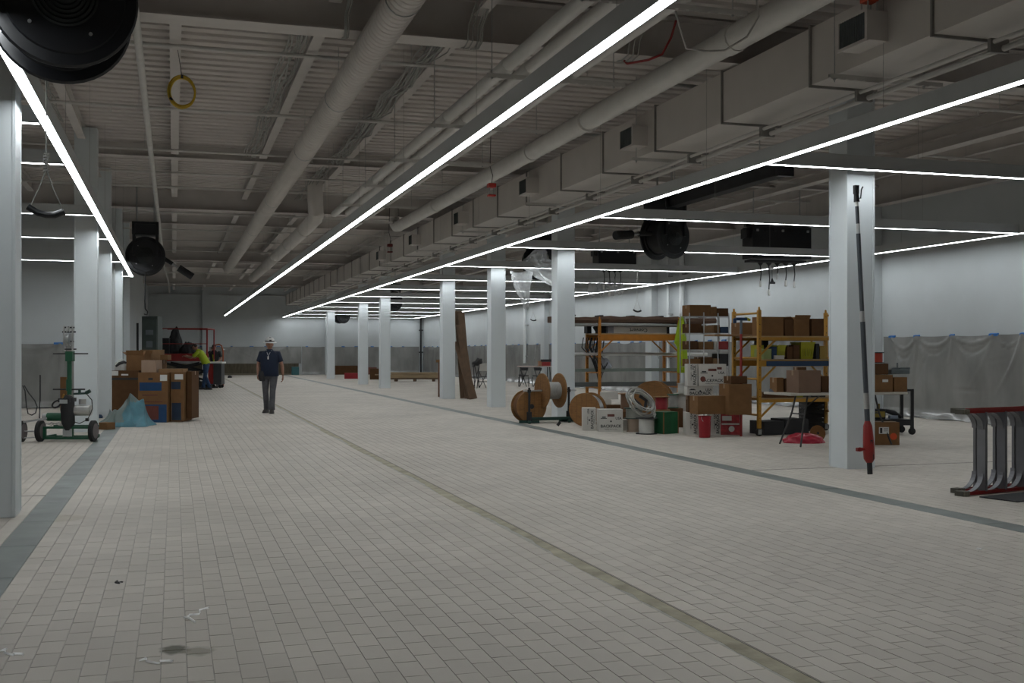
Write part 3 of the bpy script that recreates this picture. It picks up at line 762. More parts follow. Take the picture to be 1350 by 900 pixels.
sheet('plastic_sheet', 'clear plastic sheeting reaching the floor on the right part of back wall', lambda s, n, z: (7.6 + s, YB - .02 - n, z), 7.4, 0, 1.745, 16, dx=.08, nz=20)
sheet('plastic_sheet', 'clear plastic sheeting on the left partition behind the green pipe machine', lambda s, n, z: (-6.5 + s, YP - .02 - n, z), 4.8, 0, 1.62, 17, dx=.05, nz=40)
# unpainted strip below the short sheet
M_raw = mat('raw_board', (0.085, 0.07, 0.045), 0.8, var=0.3, scale=3, stretch=(3, 1, .6))
tag(MB().bx(XP + .02, 7.4, YB - .06, YB - .001, 0.0, .70).build('baseboard_back', M_raw), kind='structure')
tag(MB().bx(XP + .02, 7.4, YB - .09, YB - .061, .0, .10).build('baseboard_back_low', mat('raw_board_pale', (.16, .14, .10), .8)), kind='structure')
# pipes and boxes on the right wall
M_white = mat('white_paint_gloss', (0.62, 0.64, 0.65), 0.4, var=.02)
for u, Yp, r_, lb, z0 in ((692, 38.6, .075, 'white vertical pipe on the right wall below the bagged hose reel', 0.9), (881, 30.4, .05, 'thin white vertical pipe on the right wall left of the hi-vis vest', 0.0), (899, 29.3, .085, 'thick white vertical pipe on the right wall behind the hi-vis vest', 0.0)):
    t = thing('wall_pipe', lb, 'pipe', (XR - .14, pX(u, 440, XR - .14).y, 0))
    MB().cyl((0, 0, z0), (0, 0, 4.6), r_, 12).build('pipe_run', M_white, t, smooth=40)
    for z in (1.2, 2.6, 3.8): MB().bx(-.03, .139, -r_ - .02, r_ + .02, z, z + .04).build('clamp', M_gal, t)
p = pX(723, 437, XR)
t = thing('switch_box', 'small grey electrical box on the right wall above the far table', 'box', (XR - .04, p.y, p.z)); MB().box((0, 0, 0), (.08, .16, .25)).build('body', mat('box_grey', (.1, .11, .11), .5), t, bevel=.006)
MB().box((-.043, 0, 0), (.006, .11, .18)).build('cover', M_gal, t); MB().cyl((0, 0, .12), (0, 0, 1.2), .012, 6).build('conduit', M_gal, t)
p = pY(563, 440, YB - .1)
for i, dx in enumerate((-.14, .14)):
    t = thing('wall_channel', '%s one of two dark vertical channels on the back wall near its right corner' % ('left', 'right')[i], 'channel', (p.x + dx * 3, YB - .17, 0))
    b = MB(); b.bx(-.05, .05, -.03, .03, .02, 3.6); b.build('channel', M_blkm, t)
    for z in (1.35, 2.75): MB().bx(-.14, .14, -.05, -.03, z, z + .08).build('bracket', M_blkm, t)
# ================================================================== PROPS
def cardmat(name, col, var=.10): return mat(name, col, 0.85, var=var, scale=7, spec=.2, dirt=.25, dirtcol=(col[0] * .6, col[1] * .6, col[2] * .6))
M_c1 = cardmat('cardboard', (0.185, 0.098, 0.043))
M_c2 = cardmat('cardboard_dark', (0.098, 0.049, 0.022))
M_c3 = cardmat('cardboard_pale', (0.255, 0.155, 0.082))
M_ctape = mat('packing_tape', (0.24, 0.15, 0.08), .3, var=.05)
M_cw = mat('white_carton', (0.52, 0.50, 0.46), .8, var=.06)
M_label = mat('paper_label', (0.62, 0.62, 0.60), .6, var=.03)
M_ink = mat('black_ink', (0.02, 0.02, 0.022), .6, var=0)
M_inkb = mat('brown_print', (0.12, 0.03, 0.02), .6, var=0.2)
M_wood = mat('reel_wood', (0.235, 0.112, 0.034), .75, var=.18, scale=6, stretch=(1, 1, 6), dirt=.4, dirtcol=(.16, .08, .03))
M_woodd = mat('reel_wood_dark', (0.15, 0.07, 0.026), .75, var=.2, scale=6, dirt=.3, dirtcol=(.09, .05, .02))
M_ora = mat('scaffold_orange', (0.42, 0.155, 0.012), .5, var=.12, dirt=.3, dirtcol=(.2, .1, .04))
M_yell = mat('scaffold_yellow', (0.42, 0.21, 0.02), .5, var=.12, dirt=.35, dirtcol=(.25, .14, .05))
M_ply = mat('plywood', (0.40, 0.29, 0.15), .8, var=.12, stretch=(1, 8, 1))
M_green = mat('machine_green', (0.008, 0.085, 0.04), .45, var=.1)
M_dgreen = mat('dark_green', (0.012, 0.045, 0.035), .5, var=.1)
M_sil = mat('silver', (0.55, 0.55, 0.54), .3, metal=.85, var=.05)
M_rub = mat('rubber', (0.018, 0.018, 0.018), .8, var=.1)
M_tot = mat('yellow_plastic', (0.38, 0.37, 0.01), .5, var=.08)
M_blue = mat('blue_paint', (0.008, 0.035, 0.09), .5, var=.1)
M_redp = mat('red_paint', (0.24, 0.012, 0.010), .45, var=.1)

def carton(loc, d, rz, label, m=M_c1, open_=False, tape=True, group=None, flap=None, name='cardboard_box', lab=False, cat='box'):
    """loc = centre of the base; d = width, depth, height"""
    t = thing(name, label, cat, loc, rz, group); w_, dd, h = d
    b = MB(); e = .004
    b.bx(-w_ / 2, w_ / 2, -dd / 2, -dd / 2 + e, 0, h); b.bx(-w_ / 2, w_ / 2, dd / 2 - e, dd / 2, 0, h)
    b.bx(-w_ / 2, -w_ / 2 + e, -dd / 2 + e, dd / 2 - e, 0, h); b.bx(w_ / 2 - e, w_ / 2, -dd / 2 + e, dd / 2 - e, 0, h)
    b.bx(-w_ / 2 + e, w_ / 2 - e, -dd / 2 + e, dd / 2 - e, 0, e)
    b.build('body', m, t)
    if open_:
        for sx, ang in ((-1, .9), (1, .4)):
            MB().box((0, 0, w_ * .14), (.004, dd, w_ * .28)).build('flap', m, t, loc=(sx * w_ / 2, 0, h - .002), rot=(0, sx * ang, 0))
        for sy, ang in ((-1, .35), (1, .8)):
            MB().box((0, 0, w_ * .14), (w_ * .98, .004, w_ * .28)).build('flap', m, t, loc=(0, sy * dd / 2, h - .002), rot=(-sy * ang, 0, 0))
    else:
        for sy in (-1, 1): MB().box((0, sy * dd / 4, 0), (w_, dd / 2 - .0015, .004)).build('flap', m, t, loc=(0, 0, h + .001))
        if tape:
            b = MB(); b.bx(-w_ / 2 - .001, w_ / 2 + .001, -.025, .025, h + .003, h + .004)
            b.bx(-w_ / 2 - .001, -w_ / 2, -.025, .025, h - .07, h + .003); b.bx(w_ / 2, w_ / 2 + .001, -.025, .025, h - .07, h + .003)
            b.build('tape', M_ctape, t)
    if lab: MB().bx(-w_ * .18, w_ * .18, -dd / 2 - .0015, -dd / 2 - .0003, h * .55, h * .82).build('label', M_label, t)
    return t
def cable_reel(loc, ang, R, wd, dr, label, mw=M_wood, mc=M_cable, cable=None, vertical=False, slats=True, name='cable_reel', hub=.05, dia_f=.03, cat='reel'):
    """axis along local y, turned by ang about z; loc = centre for horizontal reels"""
    t = thing(name, label, cat, loc, (0, 0, ang) if not vertical else (pi / 2, 0, 0))
    RY_ = Matrix.Rotation(-pi / 2, 4, 'X')
    for s in (-1, 1):
        b = MB(); y0 = s * wd / 2; y1 = y0 - s * dia_f; a, c = min(y0, y1), max(y0, y1)
        b.lathe([(hub, a), (R * .55, a), (R * .55, a), (R - .004, a), (R, a + .004), (R, c - .004), (R - .004, c), (hub, c)], 36, RY_, caps=False)
        b.lathe([(hub, a), (hub, c)], 16, RY_, caps=False)
        f = b.build('flange', mw, t, smooth=30)
        if slats:
            g = MB(); yy = (a - .002) if s < 0 else (c + .002)
            k = 0
            for x in [R * (-.8 + .32 * i) for i in range(6)]:
                h = sqrt(R * R - x * x) * .985
                g.bx(x - .003, x + .003, min(yy, yy + s * -.001), max(yy, yy + s * -.001) + .0005, -h, h)
            for i in range(8):
                aa = i * pi / 4 + .2; g.cyl((R * .55 * cos(aa), yy + s * .004, R * .55 * sin(aa)), (R * .55 * cos(aa), yy - s * .002, R * .55 * sin(aa)), .010, 6)
            g.build('plank_joints', M_woodd, f)
    if cable is not None:
        rc = cable; prof = [(rc * .9, -wd / 2 + dia_f)]; y = -wd / 2 + dia_f + .001
        n = max(6, int((wd - 2 * dia_f) / .022)); st = (wd - 2 * dia_f) / n
        for i in range(n): prof += [(rc - .006, y + st * .02), (rc, y + st * .5), (rc - .006, y + st * .98)]; y += st
        prof.append((rc * .9, wd / 2 - dia_f))
        MB().lathe(prof, 28, RY_).build('wound_cable', mc, t, smooth=50)
    else: MB().lathe([(dr, -wd / 2 + dia_f), (dr, wd / 2 - dia_f)], 24, RY_).build('drum', mw, t, smooth=30)
    MB().lathe([(hub, -wd / 2 - .001), (hub * .98, -wd / 2 + .04)], 16, RY_, caps=True).build('hub_hole', M_ink, t)
    return t
def base(u, v, back=0.0):          # floor point under pixel, pushed back
    p = gp(u, v); return p
CAMZ = -YAW
def Zof(v): return EYE * FPX / (v - HOR)
def H(v, Z): return EYE + (HOR - v) / FPX * Z

# ---- reels on the right
p = pz(700, 0, 21.6)
cable_reel((*pz(697, 0, 21.9)[:2], .325), CAMZ + .42, .325, .30, .15, 'large leftmost wooden cable reel standing on the floor, bare, half behind the jack stand', cable=.29, mc=M_woodd)
q = pz(726, 0, 21.9)
cable_reel((q.x, q.y, .635), CAMZ - 1.15, .345, .40, .15, 'wooden reel of grey cable held up off the floor on a jack stand', cable=.17, hub=.03)
t = thing('reel_stand', 'dark green jack stand carrying the raised cable reel', 'stand', (q.x, q.y, 0), CAMZ)
b = MB()
for x, yy in ((-.43, -.22), (.37, .20)):
    c = MB(); c.bx(x - .022, x + .022, yy - .022, yy + .022, .05, .70); c.bx(x - .05, x + .05, yy - .04, yy + .04, .05, .22); c.bx(x - .035, x + .035, yy - .035, yy + .035, .60, .66)
    c.build('jack_post', M_blkm, t)
    f = MB(); f.bar((x - .2, yy - .02, .03), (x + .2, yy + .02, .03), .05, .05); f.bar((x, yy - .28, .03), (x, yy + .28, .03), .05, .05); f.build('foot', M_dgreen, t)
MB().cyl((-.55, -.28, .635), (.52, .27, .635), .016, 8).build('axle', M_gal, t)
MB().bar((-.4, -.2, .09), (.72, .15, .09), .05, .05).bar((-.4, -.05, .06), (.75, .28, .06), .04, .04).build('tie_beam', M_dgreen, t)
tag(MB().tube([(0, 0, .03), (.02, 0, .06), (.05, 0, .10)], .028, 8).build('short_pipe_piece', M_blkm, loc=(*gp(735, 563)[:2], 0), rot=(0, 0, CAMZ)), 'short black pipe stub lying in front of the reel stand', 'pipe')
cable_reel((*pz(775, 0, 20.9)[:2], .315), CAMZ - .46, .315, .36, .15, 'wooden reel with grey cable just right of the second column, boxes before it', cable=.27, mc=M_gal)
cable_reel((*pz(861, 0, 22.2)[:2], .42), CAMZ - .32, .40, .34, .2, 'largest wooden reel at the back, its top showing above the coiled conduit', cable=.24)
# small upright wooden reel with wire
def spool(loc, R, h, rc, mf, mc, label, tiers=1, ft=.012, rot=0):
    t = thing('wire_spool', label, 'spool', loc)
    for z in (0, h - ft): MB().lathe([(.02, z), (R, z), (R, z + ft), (.02, z + ft)], 24).build('flange', mf, t, smooth=30)
    prof = [(rc * .95, ft)]; n = max(4, int((h - 2 * ft) / .014)); st = (h - 2 * ft) / n
    for i in range(n): prof += [(rc - .004, ft + st * (i + .03)), (rc, ft + st * (i + .5)), (rc - .004, ft + st * (i + .97))]
    prof.append((rc * .95, h - ft))
    MB().lathe(prof, 24).build('wound_wire', mc, t, smooth=50)
    MB().cyl((0, 0, h - .003), (0, 0, h + .0005), .018, 10).build('hub', M_ink, t)
    return t
M_tan = mat('tan_wire', (.33, .25, .19), .6, var=.08); M_whitew = mat('white_wire', (.50, .50, .47), .5, var=.06); M_redw = mat('red_wire', (.27, .006, .014), .5, var=.08)
M_grnp = mat('green_plastic', (.02, .12, .06), .5, var=.1)
Z = 20.4
pr = pz(824, 0, Z)
carton((pr.x, pr.y, 0), (.34, .32, .30), CAMZ, 'low brown carton under the small upright wooden reel', M_c2)
spool((pr.x, pr.y, .305), .135, .33, .085, M_wood, mat('brown_wire', (.16, .08, .04), .5), 'small upright wooden reel of brown wire between the leftmost box stack and coiled conduit')
pr = pz(824, 0, 20.35)
carton((*pz(809, 0, 20.9)[:2], 0), (.26, .3, .40), CAMZ, 'brown carton behind the two white boxes, left of the small wooden reel', M_c2, lab=False)
carton((*pz(798, 0, 21.6)[:2], 0), (.22, .3, .46), CAMZ, 'narrow white carton standing behind the white backpack boxes', M_cw)
carton((*pz(803, 0, 21.9)[:2], .465), (.34, .3, .14), CAMZ, 'flat white carton lying on the narrow white carton at the back', M_cw)
# white wire boxes
def printed_box(loc, d, rz, label, name='wire_box', turned=False, pic=True):
    t = carton(loc, d, rz, label, M_cw, tape=False, name=name); w_, dd, h = d
    y = -dd / 2 - .0012; R = (pi / 2, 0, 0)
    if turned:
        rr = Euler((pi / 2, 0, 0)).to_matrix() @ Euler((0, 0, pi / 2)).to_matrix(); e = rr.to_euler()
        text('BACKPACK', .068, M_ink, t, (w_ * .22, y, h * .5), e, bold=.0012, sx=.95)
        text('USA', .05, M_ink, t, (-w_ * .08, y, h * .86), e, bold=.001)
        text('nylon wire', .034, M_ink, t, (-w_ * .14, y, h * .45), e)
        text('building wire', .03, M_ink, t, (w_ * .36, y, h * .5), e)
    else:
        text('BACKPACK', .070, M_ink, t, (0, y, h * .25), R, bold=.0015, sx=1.02)
        text('building wire in a box', .026, M_ink, t, (0, y, h * .12), R)
        text('USA', .06, M_ink, t, (w_ * .32, y, h * .60), R, bold=.001)
        MB().box((-w_ * .30, y, h * .60), (w_ * .26, .001, .012)).box((-w_ * .30, y, h * .66), (w_ * .16, .001, .02)).build('print', M_ink, t)
        if pic: MB().box((0, y, h * .74), (w_ * .30, .001, h * .11)).build('hand_slot', M_inkb, t)
    MB().lathe([(.016, 0), (.016, .001)], 12, Matrix.Translation((0, y + .0005, h * .47)) @ Matrix.Rotation(pi / 2, 4, 'X')).build('dot', M_ink, t)
    return t
def ctr(u, v, d, rz=CAMZ):         # base centre so that the front face foot shows at pixel u,v
    p = gp(u, v); off = Matrix.Rotation(rz, 3, 'Z') @ Vector((0, d[1] / 2, 0)); return (p.x + off.x, p.y + off.y, 0)
d = (.235, .30, .40); printed_box(ctr(777, 567.5, d), d, CAMZ, 'white wire box with sideways black print, leftmost on the floor', turned=True)
d = (.42, .30, .39); printed_box(ctr(805.5, 569, d, CAMZ + .08), d, CAMZ + .08, 'white wire box printed BACKPACK, second from left on the floor')
pr = pz(837, 0, 19.4)
spool((pr.x, pr.y, 0), .15, .225, .135, M_tan, M_tan, 'spool of tan wire on the floor right of the white wire box', ft=.014)
spool((pz(836, 0, 19.45).x, pz(836, 0, 19.45).y, .226), .185, .19, .15, M_dgreen, mat('grey_wire', (.28, .28, .25), .6), 'dark green flanged spool resting on the tan spool')
carton(ctr(825, 567, (.12, .2, .2)), (.10, .2, .19), CAMZ, 'small pale carton squeezed between white box and tan spool', M_cw)
pr = gp(857, 572.5)
t0 = spool((pr.x, pr.y + .15, 0), .185, .275, .135, M_blkm, M_whitew, 'white wire spool with black flanges carrying the coiled conduit', ft=.012)
# coiled conduit leaning on the spool
t = thing('coiled_conduit', 'big coil of grey flexible conduit slumped over the white wire spool', 'coil', (pr.x - .12, pr.y + .16, .29))
for k in range(11):
    a0 = random.uniform(-.06, .06); ph = random.uniform(0, 6); rr = .27 + random.uniform(-.05, .05); pts = []
    for i in range(28):
        a = 2 * pi * i / 28
        x = rr * cos(a) * 1.0; z = rr * sin(a) * .80
        X_ = x * cos(-.75) - z * sin(-.75) * .55; Z_ = x * sin(-.75) * .8 + z * cos(-.75) * .8
        pts.append((X_ + .015 * sin(3 * a + ph) + .02 * (k % 3), -.10 + k * .02 + .01 * sin(2 * a + ph) + Z_ * .25, .26 + Z_ + a0))
    MB().tube(pts, .012, 6, closed=True).build('coil_turn', M_whitew if k % 3 else M_cable, t, smooth=60)
MB().tube([(-.12, -.02, .30), (-.02, -.02, .22), (.08, -.02, .12), (.12, .0, .28), (0, 0, .36)], .03, 8).build('dark_core', M_blkm, t, smooth=60)
MB().tube([(.10, -.12, .10), (.19, -.13, .12), (.24, -.12, .05), (.22, -.12, -.02), (.2, -.1, .1)], .012, 6).build('loose_end', M_whitew, t, smooth=60)
pr = pz(872, 0, 20.3)
carton((pr.x, pr.y, 0), (.30, .3, .33), CAMZ, 'pale carton under the red wire spool', M_c3)
spool((pr.x, pr.y, .336), .155, .245, .115, M_wood, M_redw, 'spool of dark red wire standing on a pale carton')
pr = pz(887, 0, 20.6)
carton((pr.x, pr.y, 0), (.34, .3, .35), CAMZ, 'brown carton behind the green carton', M_c2)
spool((pr.x, pr.y, .356), .11, .26, .085, M_grnp, M_cable, 'small grey wire spool with green flanges beside the dark red one')
carton((*pz(897, 0, 20.8)[:2], .0), (.22, .2, .62), CAMZ, 'tall pale carton behind the green carton', M_cw)
spool((*pz(899, 0, 20.7)[:2], .626), .09, .19, .08, M_whitew, M_whitew, 'white wire spool on top of the tall pale carton below the vest')
# green carton
M_gc = mat('green_carton', (.008, .085, .030), .6, var=.35, scale=5, stretch=(1, 1, .3))
pg = gp(894, 571)
rz = CAMZ + .62
off = Matrix.Rotation(rz, 3, 'Z') @ Vector((-.17, .14, 0))
t = carton((pg.x + off.x, pg.y + off.y, 0), (.34, .28, .37), rz, 'green printed carton on the floor, corner toward the camera', M_gc, tape=False)
for sx, sy in ((-1, -1), (1, -1), (1, 1)): MB().bx(sx * .17 - .008, sx * .17 + .008, sy * .14 - .008, sy * .14 + .008, 0, .375).build('worn_edge', M_c1, t)

# stack right of the green carton
z0 = 0
d = (.215, .34, .37); printed_box(ctr(913, 573, d), d, CAMZ, 'white wire box at floor level left of the red bucket', turned=True)
d = (.17, .34, .37); printed_box(ctr(943.5, 573, d), d, CAMZ, 'white wire box at floor level right of the red bucket', turned=True)
pb = pz(929, 0, 18.05)
t = thing('red_bucket', 'red plastic bucket under the overhanging brown carton', 'bucket', (pb.x, pb.y, 0))
MB().lathe([(.088, 0), (.092, .005), (.104, .335), (.110, .34), (.110, .352), (.100, .352), (.09, .01), (.0, .01)], 24, caps=False).build('pail', M_redw, t, smooth=30)
MB().tube([(.108 * cos(a), .108 * sin(a) * .3 - .1, .33 + .02 - .10 * sin(a)) for a in [pi * i / 12 for i in range(13)]], .004, 5).build('handle', M_gal, t)
M_rw = mat('red_white_print', (.30, .03, .035), .6, var=.7, scale=9)
d = (.33, .30, .205); c0 = ctr(963, 573, d)
t = carton(c0, d, CAMZ, 'lower red and white carton at the right foot of the box stack', M_rw); 
MB().lathe([(.05, 0), (.05, .001)], 16, Matrix.Translation((.02, -.151, .1)) @ Matrix.Rotation(pi / 2, 4, 'X')).bx(-.15, .15, -.152, -.151, .17, .195).build('white_print', M_label, t)
t = carton((c0[0], c0[1], .21), (.31, .30, .15), CAMZ, 'upper red and white carton under the tall brown carton', M_rw)
MB().bx(-.14, .02, -.152, -.151, .03, .11).build('white_print', M_label, t)
# the brown cartons that rest across, square with the hall
def square(uc, ur, vt, Yf, z, dp, label, m=M_c1, **k):      # uc = front left corner, ur = front right corner
    a = pY(uc, 440, Yf); b_ = pY(ur, 440, Yf); h = pY(uc, vt, Yf).z - z
    return carton(((a.x + b_.x) / 2, Yf + dp / 2, z), (b_.x - a.x, dp, h), 0, label, m, **k)
YS = pz(920, 0, 18.05).y
square(920, 957, 522.5, YS, .378, .30, 'brown carton resting on white boxes above the red bucket', M_c1)
d = (.44, .34, .155)
pw = pz(921, 0, 18.85)
carton((pw.x, pw.y, .374), (.40, .26, .285), CAMZ, 'brown carton hidden behind the one above the red bucket', M_c2)
printed_box((pw.x, pw.y, .665), d, CAMZ, 'flat white carton with printed ovals between brown carton and white boxes', pic=False)
pw = pz(911, 0, 18.8)
t = printed_box((pw.x, pw.y, .825), (.17, .3, .37), CAMZ, 'narrow white wire box at the upper left of the stack', turned=True)
pw = pz(937, 0, 18.8)
t = printed_box((pw.x, pw.y, .825), (.47, .3, .37), CAMZ, 'wide white wire box printed BACKPACK at the top of the stack')
MB().lathe([(.045, 0), (.045, .0015)], 16, Matrix.Translation((-.16, -.1512, .12)) @ Matrix.Rotation(pi / 2, 4, 'X')).box((.12, -.1518, .30), (.08, .001, .04)).build('brown_picture', M_inkb, t)
square(961, 991, 506.5, YS - .12, .366, .34, 'big brown carton on the red and white cartons, right end of the stack', M_c1)
square(964, 985, 496, YS - .06, H(506.5, 18.2) + .012, .26, 'shallow brown carton topmost on the right end of the stack', M_c2)

# ---- scaffolds
def scaffold(X, Y, ln, dp, h, m, label, beams, decks, caster=True, gus=True):
    t = thing('scaffold', label, 'scaffold', (X, Y, 0))
    r_ = .028
    for sx in (0, ln):
        for sy in (0, dp):
            b = MB(); z0 = .13 if caster else .0
            b.bx(sx - r_, sx + r_, sy - r_, sy + r_, z0, h); b.lathe([(.02, h), (.016, h + .05), (.006, h + .055)], 8, Matrix.Translation((sx, sy, 0)))
            po = b.build('post', m, t)
            hb = MB()
            for q in range(14): hb.cyl((sx, sy - r_ - .001, .3 + q * .12), (sx, sy - r_ + .003, .3 + q * .12), .009, 6)
            hb.build('pin_holes', M_ink, po)['kind'] = 'stuff'
            if caster:
                c = MB(); c.cyl((sx, sy, .09), (sx, sy, .14), .015, 8); c.bx(sx - .03, sx + .03, sy - .035, sy - .028, .03, .11); c.bx(sx - .03, sx + .03, sy + .028, sy + .035, .03, .11); c.bx(sx - .03, sx + .03, sy - .035, sy + .035, .105, .115)
                co = c.build('caster', M_gal, t)
                MB().lathe([(.06, -.022), (.065, -.015), (.065, .015), (.06, .022)], 18, Matrix.Translation((sx, sy, .066)) @ Matrix.Rotation(pi / 2, 4, 'X')).build('wheel', M_rub, co, smooth=40)
        for z in (.35, .62, .95, 1.30, h - .05):
            MB().cyl((sx, r_, z), (sx, dp - r_, z), .018, 8).build('rung', m, t, smooth=40)
    for (z, hh) in beams:
        for sy in (-.005, dp + .005):
            MB().bx(r_, ln - r_, sy - .018, sy + .018, z, z + hh).build('side_beam', m, t)
            if gus:
                g = MB(); g.bar((r_, sy, z - .24), (.30, sy, z), .02, .03); g.bar((ln - r_, sy, z - .24), (ln - .30, sy, z), .02, .03); g.build('gusset', m, t)
    return t
S1X, S1Y = 8.91, 22.45
scaffold(S1X, S1Y, 1.90, .76, 2.12, M_ora, 'orange rolling scaffold loaded with pipes and a long brown roll', [(1.66, .13)], [], caster=True)
M_deckb = mat('deck_ply', (.30, .22, .12), .8, var=.15)
def longbar(name, u0, u1, v, Z, r_, m, label, cat, sq=False, hollow=True):
    a = pz(u0, v, Z); b_ = pz(u1, v, Z); ax = a.x; bx_ = b_.x; y = (a.y + b_.y) / 2
    t = thing(name, label, cat, ((ax + bx_) / 2, y, a.z)); L2 = abs(bx_ - ax) / 2
    if sq: MB().bx(-L2, L2, -r_, r_, -r_ * .8, r_ * .8).build('bar', m, t)
    else:
        MB().lathe([(r_, -L2), (r_, L2)], 16, Matrix.Rotation(pi / 2, 4, 'Y'), caps=False).lathe([(r_ * .85, -L2), (r_ * .85, L2)], 16, Matrix.Rotation(pi / 2, 4, 'Y'), caps=False).build('tube', m, t, smooth=40)
        MB().lathe([(r_ * .85, -L2), (r_, -L2)], 16, Matrix.Rotation(pi / 2, 4, 'Y'), caps=False).lathe([(r_ * .85, L2), (r_, L2)], 16, Matrix.Rotation(pi / 2, 4, 'Y'), caps=False).build('rim', m, t)
    return t
# pipes lie on the end-frame rungs
def lie(name, x0, x1, y, z, r_, m, label, cat, sq=False):
    t = thing(name, label, cat, ((x0 + x1) / 2, y, z + r_)); L2 = (x1 - x0) / 2
    if sq: MB().bx(-L2, L2, -r_ * 1.2, r_ * 1.2, -r_, r_).build('bar', m, t)
    else: MB().lathe([(r_ * .85, -L2), (r_, -L2), (r_, L2), (r_ * .85, L2)], 16, Matrix.Rotation(pi / 2, 4, 'Y')).build('tube', m, t, smooth=40)
    return t
xa, xb = S1X - .9, S1X + 2.7
lie('steel_pipe', xa, xb, S1Y + .18, 1.32, .035, M_sil, 'front bright steel pipe of the two on the middle rungs of the orange scaffold', 'pipe')
lie('steel_pipe', xa + .1, xb - .2, S1Y + .30, 1.32, .035, M_gal, 'rear steel pipe of the two on the middle rungs of the orange scaffold', 'pipe')
lie('steel_channel', xa, S1X + 1.95, S1Y + .2, .97, .035, mat('grey_green_steel', (.17, .20, .18), .5), 'dull green-grey bar on the third rungs of the orange scaffold', 'bar', sq=True)
lie('steel_channel', xa + .2, S1X + 1.9, S1Y + .4, .97, .028, M_gal, 'thin galvanised bar behind the green-grey one on the scaffold', 'bar', sq=True)
lie('steel_channel', xa, S1X + 2.0, S1Y + .25, .64, .05, mat('dark_steel', (.09, .10, .10), .5), 'dark heavy bar on the lowest rungs of the orange scaffold', 'bar', sq=True)
tag(MB().bx(-1.0, 1.0, -.36, .36, 0, .02).build('scaffold_platform', M_deckb, loc=(S1X + .95, S1Y + .38, 1.795)), 'plywood platform on the side beams of the orange scaffold', 'platform')
t = thing('long_white_carton', 'long white carton with upside-down black lettering on the orange scaffold', 'box', (S1X + .98, S1Y + .25, 1.817))
MB().bx(-.72, .68, -.14, .14, 0, .15).build('body', M_cw, t, bevel=.004)
text('Convert', .12, M_ink, t, (.0, -.1415, .075), Euler((pi / 2, pi, 0)), bold=.001, sx=1.05)
MB().bx(-.74, -.60, -.143, .143, -.001 + .002, .153).build('end_wrap', mat('grey_wrap', (.2, .2, .22), .4), t)
t = thing('long_carpet_roll', 'long brown roll laid along the top of the orange scaffold', 'roll', (S1X + .95, S1Y + .38, 2.055))
b = MB(); n = 40; vs = []; fs = []
L0, L1 = -1.9, 1.9
for i in range(n + 1):
    x = L0 + (L1 - L0) * i / n; w_ = .36 + .03 * sin(i * .7); dz = -.03 * abs(sin(x * 1.6)) * (abs(x) > 1) ; tp = .135 + .01 * sin(i * 1.1)
    vs += [(x, -w_, dz), (x, -w_ - .02, dz + tp * .5), (x, -w_ + .03, dz + tp), (x, w_, dz + tp), (x, w_, dz)]
for i in range(n):
    for k in range(5): fs.append((i * 5 + k, i * 5 + (k + 1) % 5, (i + 1) * 5 + (k + 1) % 5, (i + 1) * 5 + k))
fs += [(0, 1, 2, 3, 4)[::-1], tuple(n * 5 + k for k in range(5))]
b.add(vs, fs); b.build('roll_body', mat('brown_felt', (.085, .048, .03), .9, var=.15), t, smooth=50)
for x in (-1.5, -.85, -.1, .6, 1.7): MB().box((x, -.1, .145), (.10, .3, .03)).build('strap_buckle', M_blkm, t, bevel=.008)
t = thing('grey_foam_sheet', 'pale grey wrapped sheet under the brown roll on the scaffold', 'sheet', (S1X + .9, S1Y + .38, 1.975))
MB().bx(-1.75, 1.7, -.37, .30, 0, .055).build('sheet_body', mat('grey_foam', (.26, .26, .25), .7, var=.1), t, bevel=.01)
MB().bx(-1.0, -.9, .1, .3, -.155, 0).bx(.9, 1.0, .1, .3, -.155, 0).build('block', M_blkm, t)
# bags of bits at the left end of the scaffold
for i, (u, v, Z_, s_, mm, lb) in enumerate(((776, 481, 23.2, .20, mat('grey_bag', (.30, .32, .36), .5, var=.2), 'pale grey plastic bag on the scaffold bar at its left end'), (781, 436, 23.2, .18, M_blkm, 'black tool bag on the platform, left end of the orange scaffold'))):
    pp = pz(u, v, Z_); zz = 1.04 if i == 0 else 1.817
    bm = bmesh.new(); bmesh.ops.create_icosphere(bm, subdivisions=3, radius=1)
    for v_ in bm.verts:
        n_ = 1 + .18 * sin(v_.co.x * 6 + i) * sin(v_.co.z * 5) + .1 * sin(v_.co.y * 9)
        v_.co = Vector((v_.co.x * s_ * n_ * 1.0, v_.co.y * s_ * .6 * n_, max(v_.co.z, -.55) * s_ * .8 * n_ + s_ * .44))
    me = bpy.data.meshes.new('bag'); bm.to_mesh(me); bm.free(); me.materials.append(mm)
    tag(link('tool_bag', me, loc=(S1X + .18, S1Y + .3, zz)), lb, 'bag')
t = thing('cable_tangle', 'tangle of black cables hanging off the left end of orange scaffold', 'cables', (S1X - .12, S1Y + .2, 1.30))
for k_ in range(7):
    r1, r2, r3 = random.uniform(-.15, .2), random.uniform(-.2, .2), random.uniform(.2, .75)
    MB().tube([(r1, .1, .42), (r1 - .08, 0, .2), (r2, -.06, -.1), (r2 + .1, -.05, -r3), (r2 + .2, 0, -r3 * .5), (r1 + .1, .1, .05), (r1 + .15, .1, .35)], .012, 6).build('cable', M_blkm, t, smooth=60)
